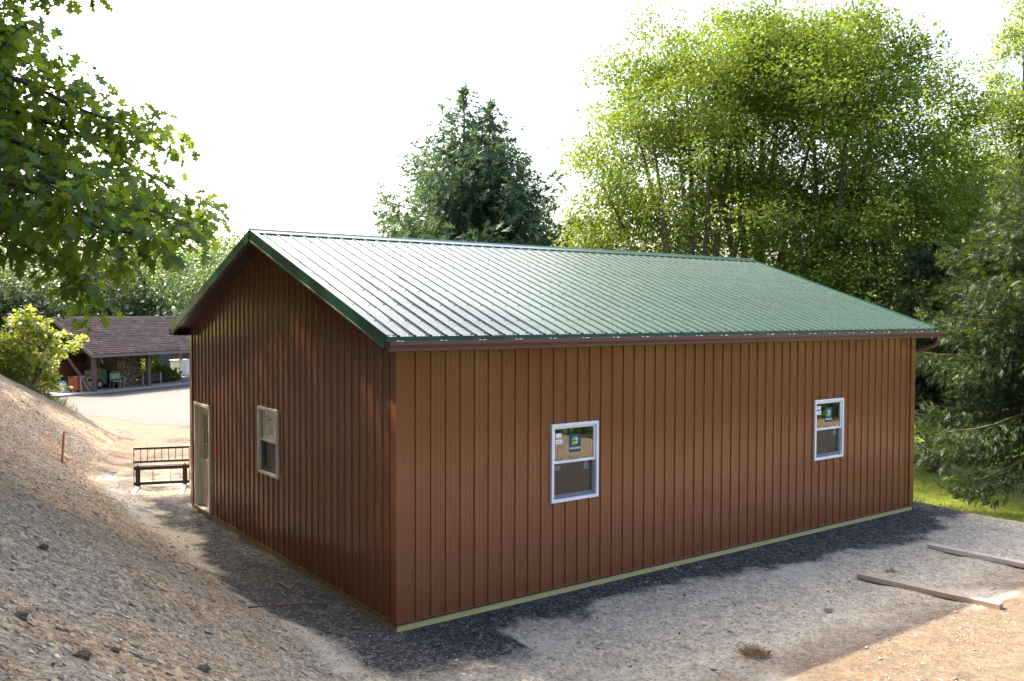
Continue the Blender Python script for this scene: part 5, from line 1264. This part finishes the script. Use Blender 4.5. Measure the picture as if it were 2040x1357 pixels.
    ms = [npmesh('leaf', OAK[0], OAK[1], 'leaf_oak', np.full(len(OAK[0]), x)) for x in (.2, .4, .6, .85)]
    Dn = unit(D); s_ = unit(np.cross(Dn, Nn)); u_ = np.cross(s_, Dn)
    for i in pick:
        k = bpy.data.objects.new('leaf', ms[int(min(3, T[i]*4))]); link(k, o); l_ = Lf[i]
        k.matrix_basis = Matrix(((s_[i, 0]*l_, Dn[i, 0]*l_, u_[i, 0]*l_, P[i, 0]), (s_[i, 1]*l_, Dn[i, 1]*l_, u_[i, 1]*l_, P[i, 1]), (s_[i, 2]*l_, Dn[i, 2]*l_, u_[i, 2]*l_, P[i, 2]), (0, 0, 0, 1)))
    print('oak leaves', n, vis.sum())
oak()
# more woodland up the bank, outside the picture: it shades the bank and shows in the gable wall's sheen, with trees added to darken that wall
BT = [(-8.4, 10.5, 9.6, 4.4, 'tree on top of the bank beside the oak, mirrored in the gable wall'), (-7.6, 18.5, 10.2, 4.8, 'tree on top of the bank farther back, behind the stake'), (-8.5, 27, 9.8, 4.6, 'tree up the bank beyond the young maple'),
      (-15, 13, 11, 5, 'tree up the bank deeper in the wood, behind the stake'), (-8, 37, 12, 5, 'tall tree at the far end of the bank, left of the shed'), (-9, 48, 13, 5.4, 'tall tree left of the shed beyond the bank'),
      (-9.6, -2.5, 10.0, 4.4, 'tree on the bank left of the photographer'), (-11.5, -11, 9, 4.8, 'tree on the bank just behind the photographer'), (-15, 4, 12, 5, 'tall tree in the wood behind the oak trunk'), (-16, 23, 12, 5, 'tall tree in the wood behind the young maple'), (-17.5, -6, 12, 5, 'tall tree in the wood behind the photographer'), (-10, -20, 9, 5, 'tree at the near end of the bank, behind the photographer')]
for i, (x, y, h_, r_, lab) in enumerate(BT):
    tree('bank_tree', lab, 'tree', (x, y, gz(x, y)), [(0, 0, h_, r_, r_, 5.0), (.3, -.5, h_-3.6, r_*.9, r_*.9, 3.0)], [(0, 0, h_+3), (2, 1, h_+1), (-2, 1, h_+1), (1, -2, h_+1)], 150, 55, .58, 1.0, 'leaf_shade', 'bark_dark', 110+i, trunk_r=.28, group='trees up the bank', fork=.35)
for i in range(13):  # unseen shrubs added to close the bright gap facing the gable wall
    x, y = -9.8-(i % 3)*1.1, -13+i*3.6
    tree('blocker_shrub', 'added dense dark shrub on top of the bank, blocking light to the gable wall', 'shrub', (x, y, gz(x, y)), [(0, 0, 1.6, 2.2, 2.4, 2.0), (0, .3, .8, 2.4, 2.4, 1.2)], [(0, 0, 2.5), (.8, .5, 2), (-.8, -.5, 2)], 46, 36, .55, .6, 'leaf_shade', 'bark_dark', 160+i, trunk_r=.07, group='added light-blocking shrubs on the bank', fork=0.0)
# trees behind the photographer, seen only as reflections in the windows and siding
for i, (x, y, h_, lab) in enumerate(((3.5, -17.5, 8, 'dark spruce opposite the near corner, mirrored in the siding'), (8.5, -16, 8.5, 'dark spruce mirrored left of the nearer window'), (13.5, -15.5, 8, 'dark spruce mirrored in the left of the nearer window'), (18.2, -16, 7.5, 'dark spruce mirrored in the right of the nearer window'), (23.2, -15.6, 8.5, 'dark spruce mirrored between the two white windows'), (28, -16.2, 8, 'dark spruce mirrored in the left of the farther window'), (32.5, -15.4, 8.5, 'dark spruce mirrored in the right of the farther window'), (38, -16, 8, 'dark spruce mirrored at the far end of the wall'))):
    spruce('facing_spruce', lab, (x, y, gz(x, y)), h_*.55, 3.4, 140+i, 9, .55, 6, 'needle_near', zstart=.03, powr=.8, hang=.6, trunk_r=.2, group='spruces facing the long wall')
# grass: on the bank's crest, by the driveway and over the right-hand lawn
def grass(name, label, xs, ys, h, wd, seed, tm=.5):
    rg = np.random.default_rng(seed); n = len(xs); P = np.stack([xs, ys, ground_h(xs, ys)-.01], 1)
    D = rg.normal(size=(n, 3))*.45; D[:, 2] = 1
    V, F, T = leaves(P, D, rg.normal(size=(n, 3)), h*rg.uniform(.5, 1.4, n), np.full(n, wd), DIAMOND, np.clip(rg.normal(tm, .2, n), 0, 1))
    o = bpy.data.objects.new(name, npmesh(name, V, F, 'grass_blade', T)); link(o, kind='stuff', label=label)
rg = np.random.default_rng(5)
u = rg.random(9000); xs = -6.2+5.6*u+rg.normal(0, .35, 9000); ys = 21.6+2.4*rg.random(9000)-.35*np.clip(xs, -6, 2)-.2
grass('tall_grass', 'tall weedy grass along the crest of the bank', xs, ys, .30, .018, 1)
xs = 14.8+25*rg.random(30000)**1.5; ys = rg.uniform(-6, 22, 30000)
grass('lawn_grass', 'short bright grass on the lawn right of the building', xs, ys, .09, .02, 2)
xs = rg.uniform(12.6, 15.2, 2600); ys = rg.uniform(-4, 9, 2600)
grass('verge_grass', 'patchy weeds on the slope beyond the gravel pad', xs[rg.random(2600) < .5], ys[:0] if False else ys[:len(xs[rg.random(2600) < .5])], .14, .018, 3) if False else None
k = rg.random(2600) < .55; grass('verge_grass', 'patchy weeds on the slope beyond the gravel pad', xs[k], ys[k], .14, .018, 3)
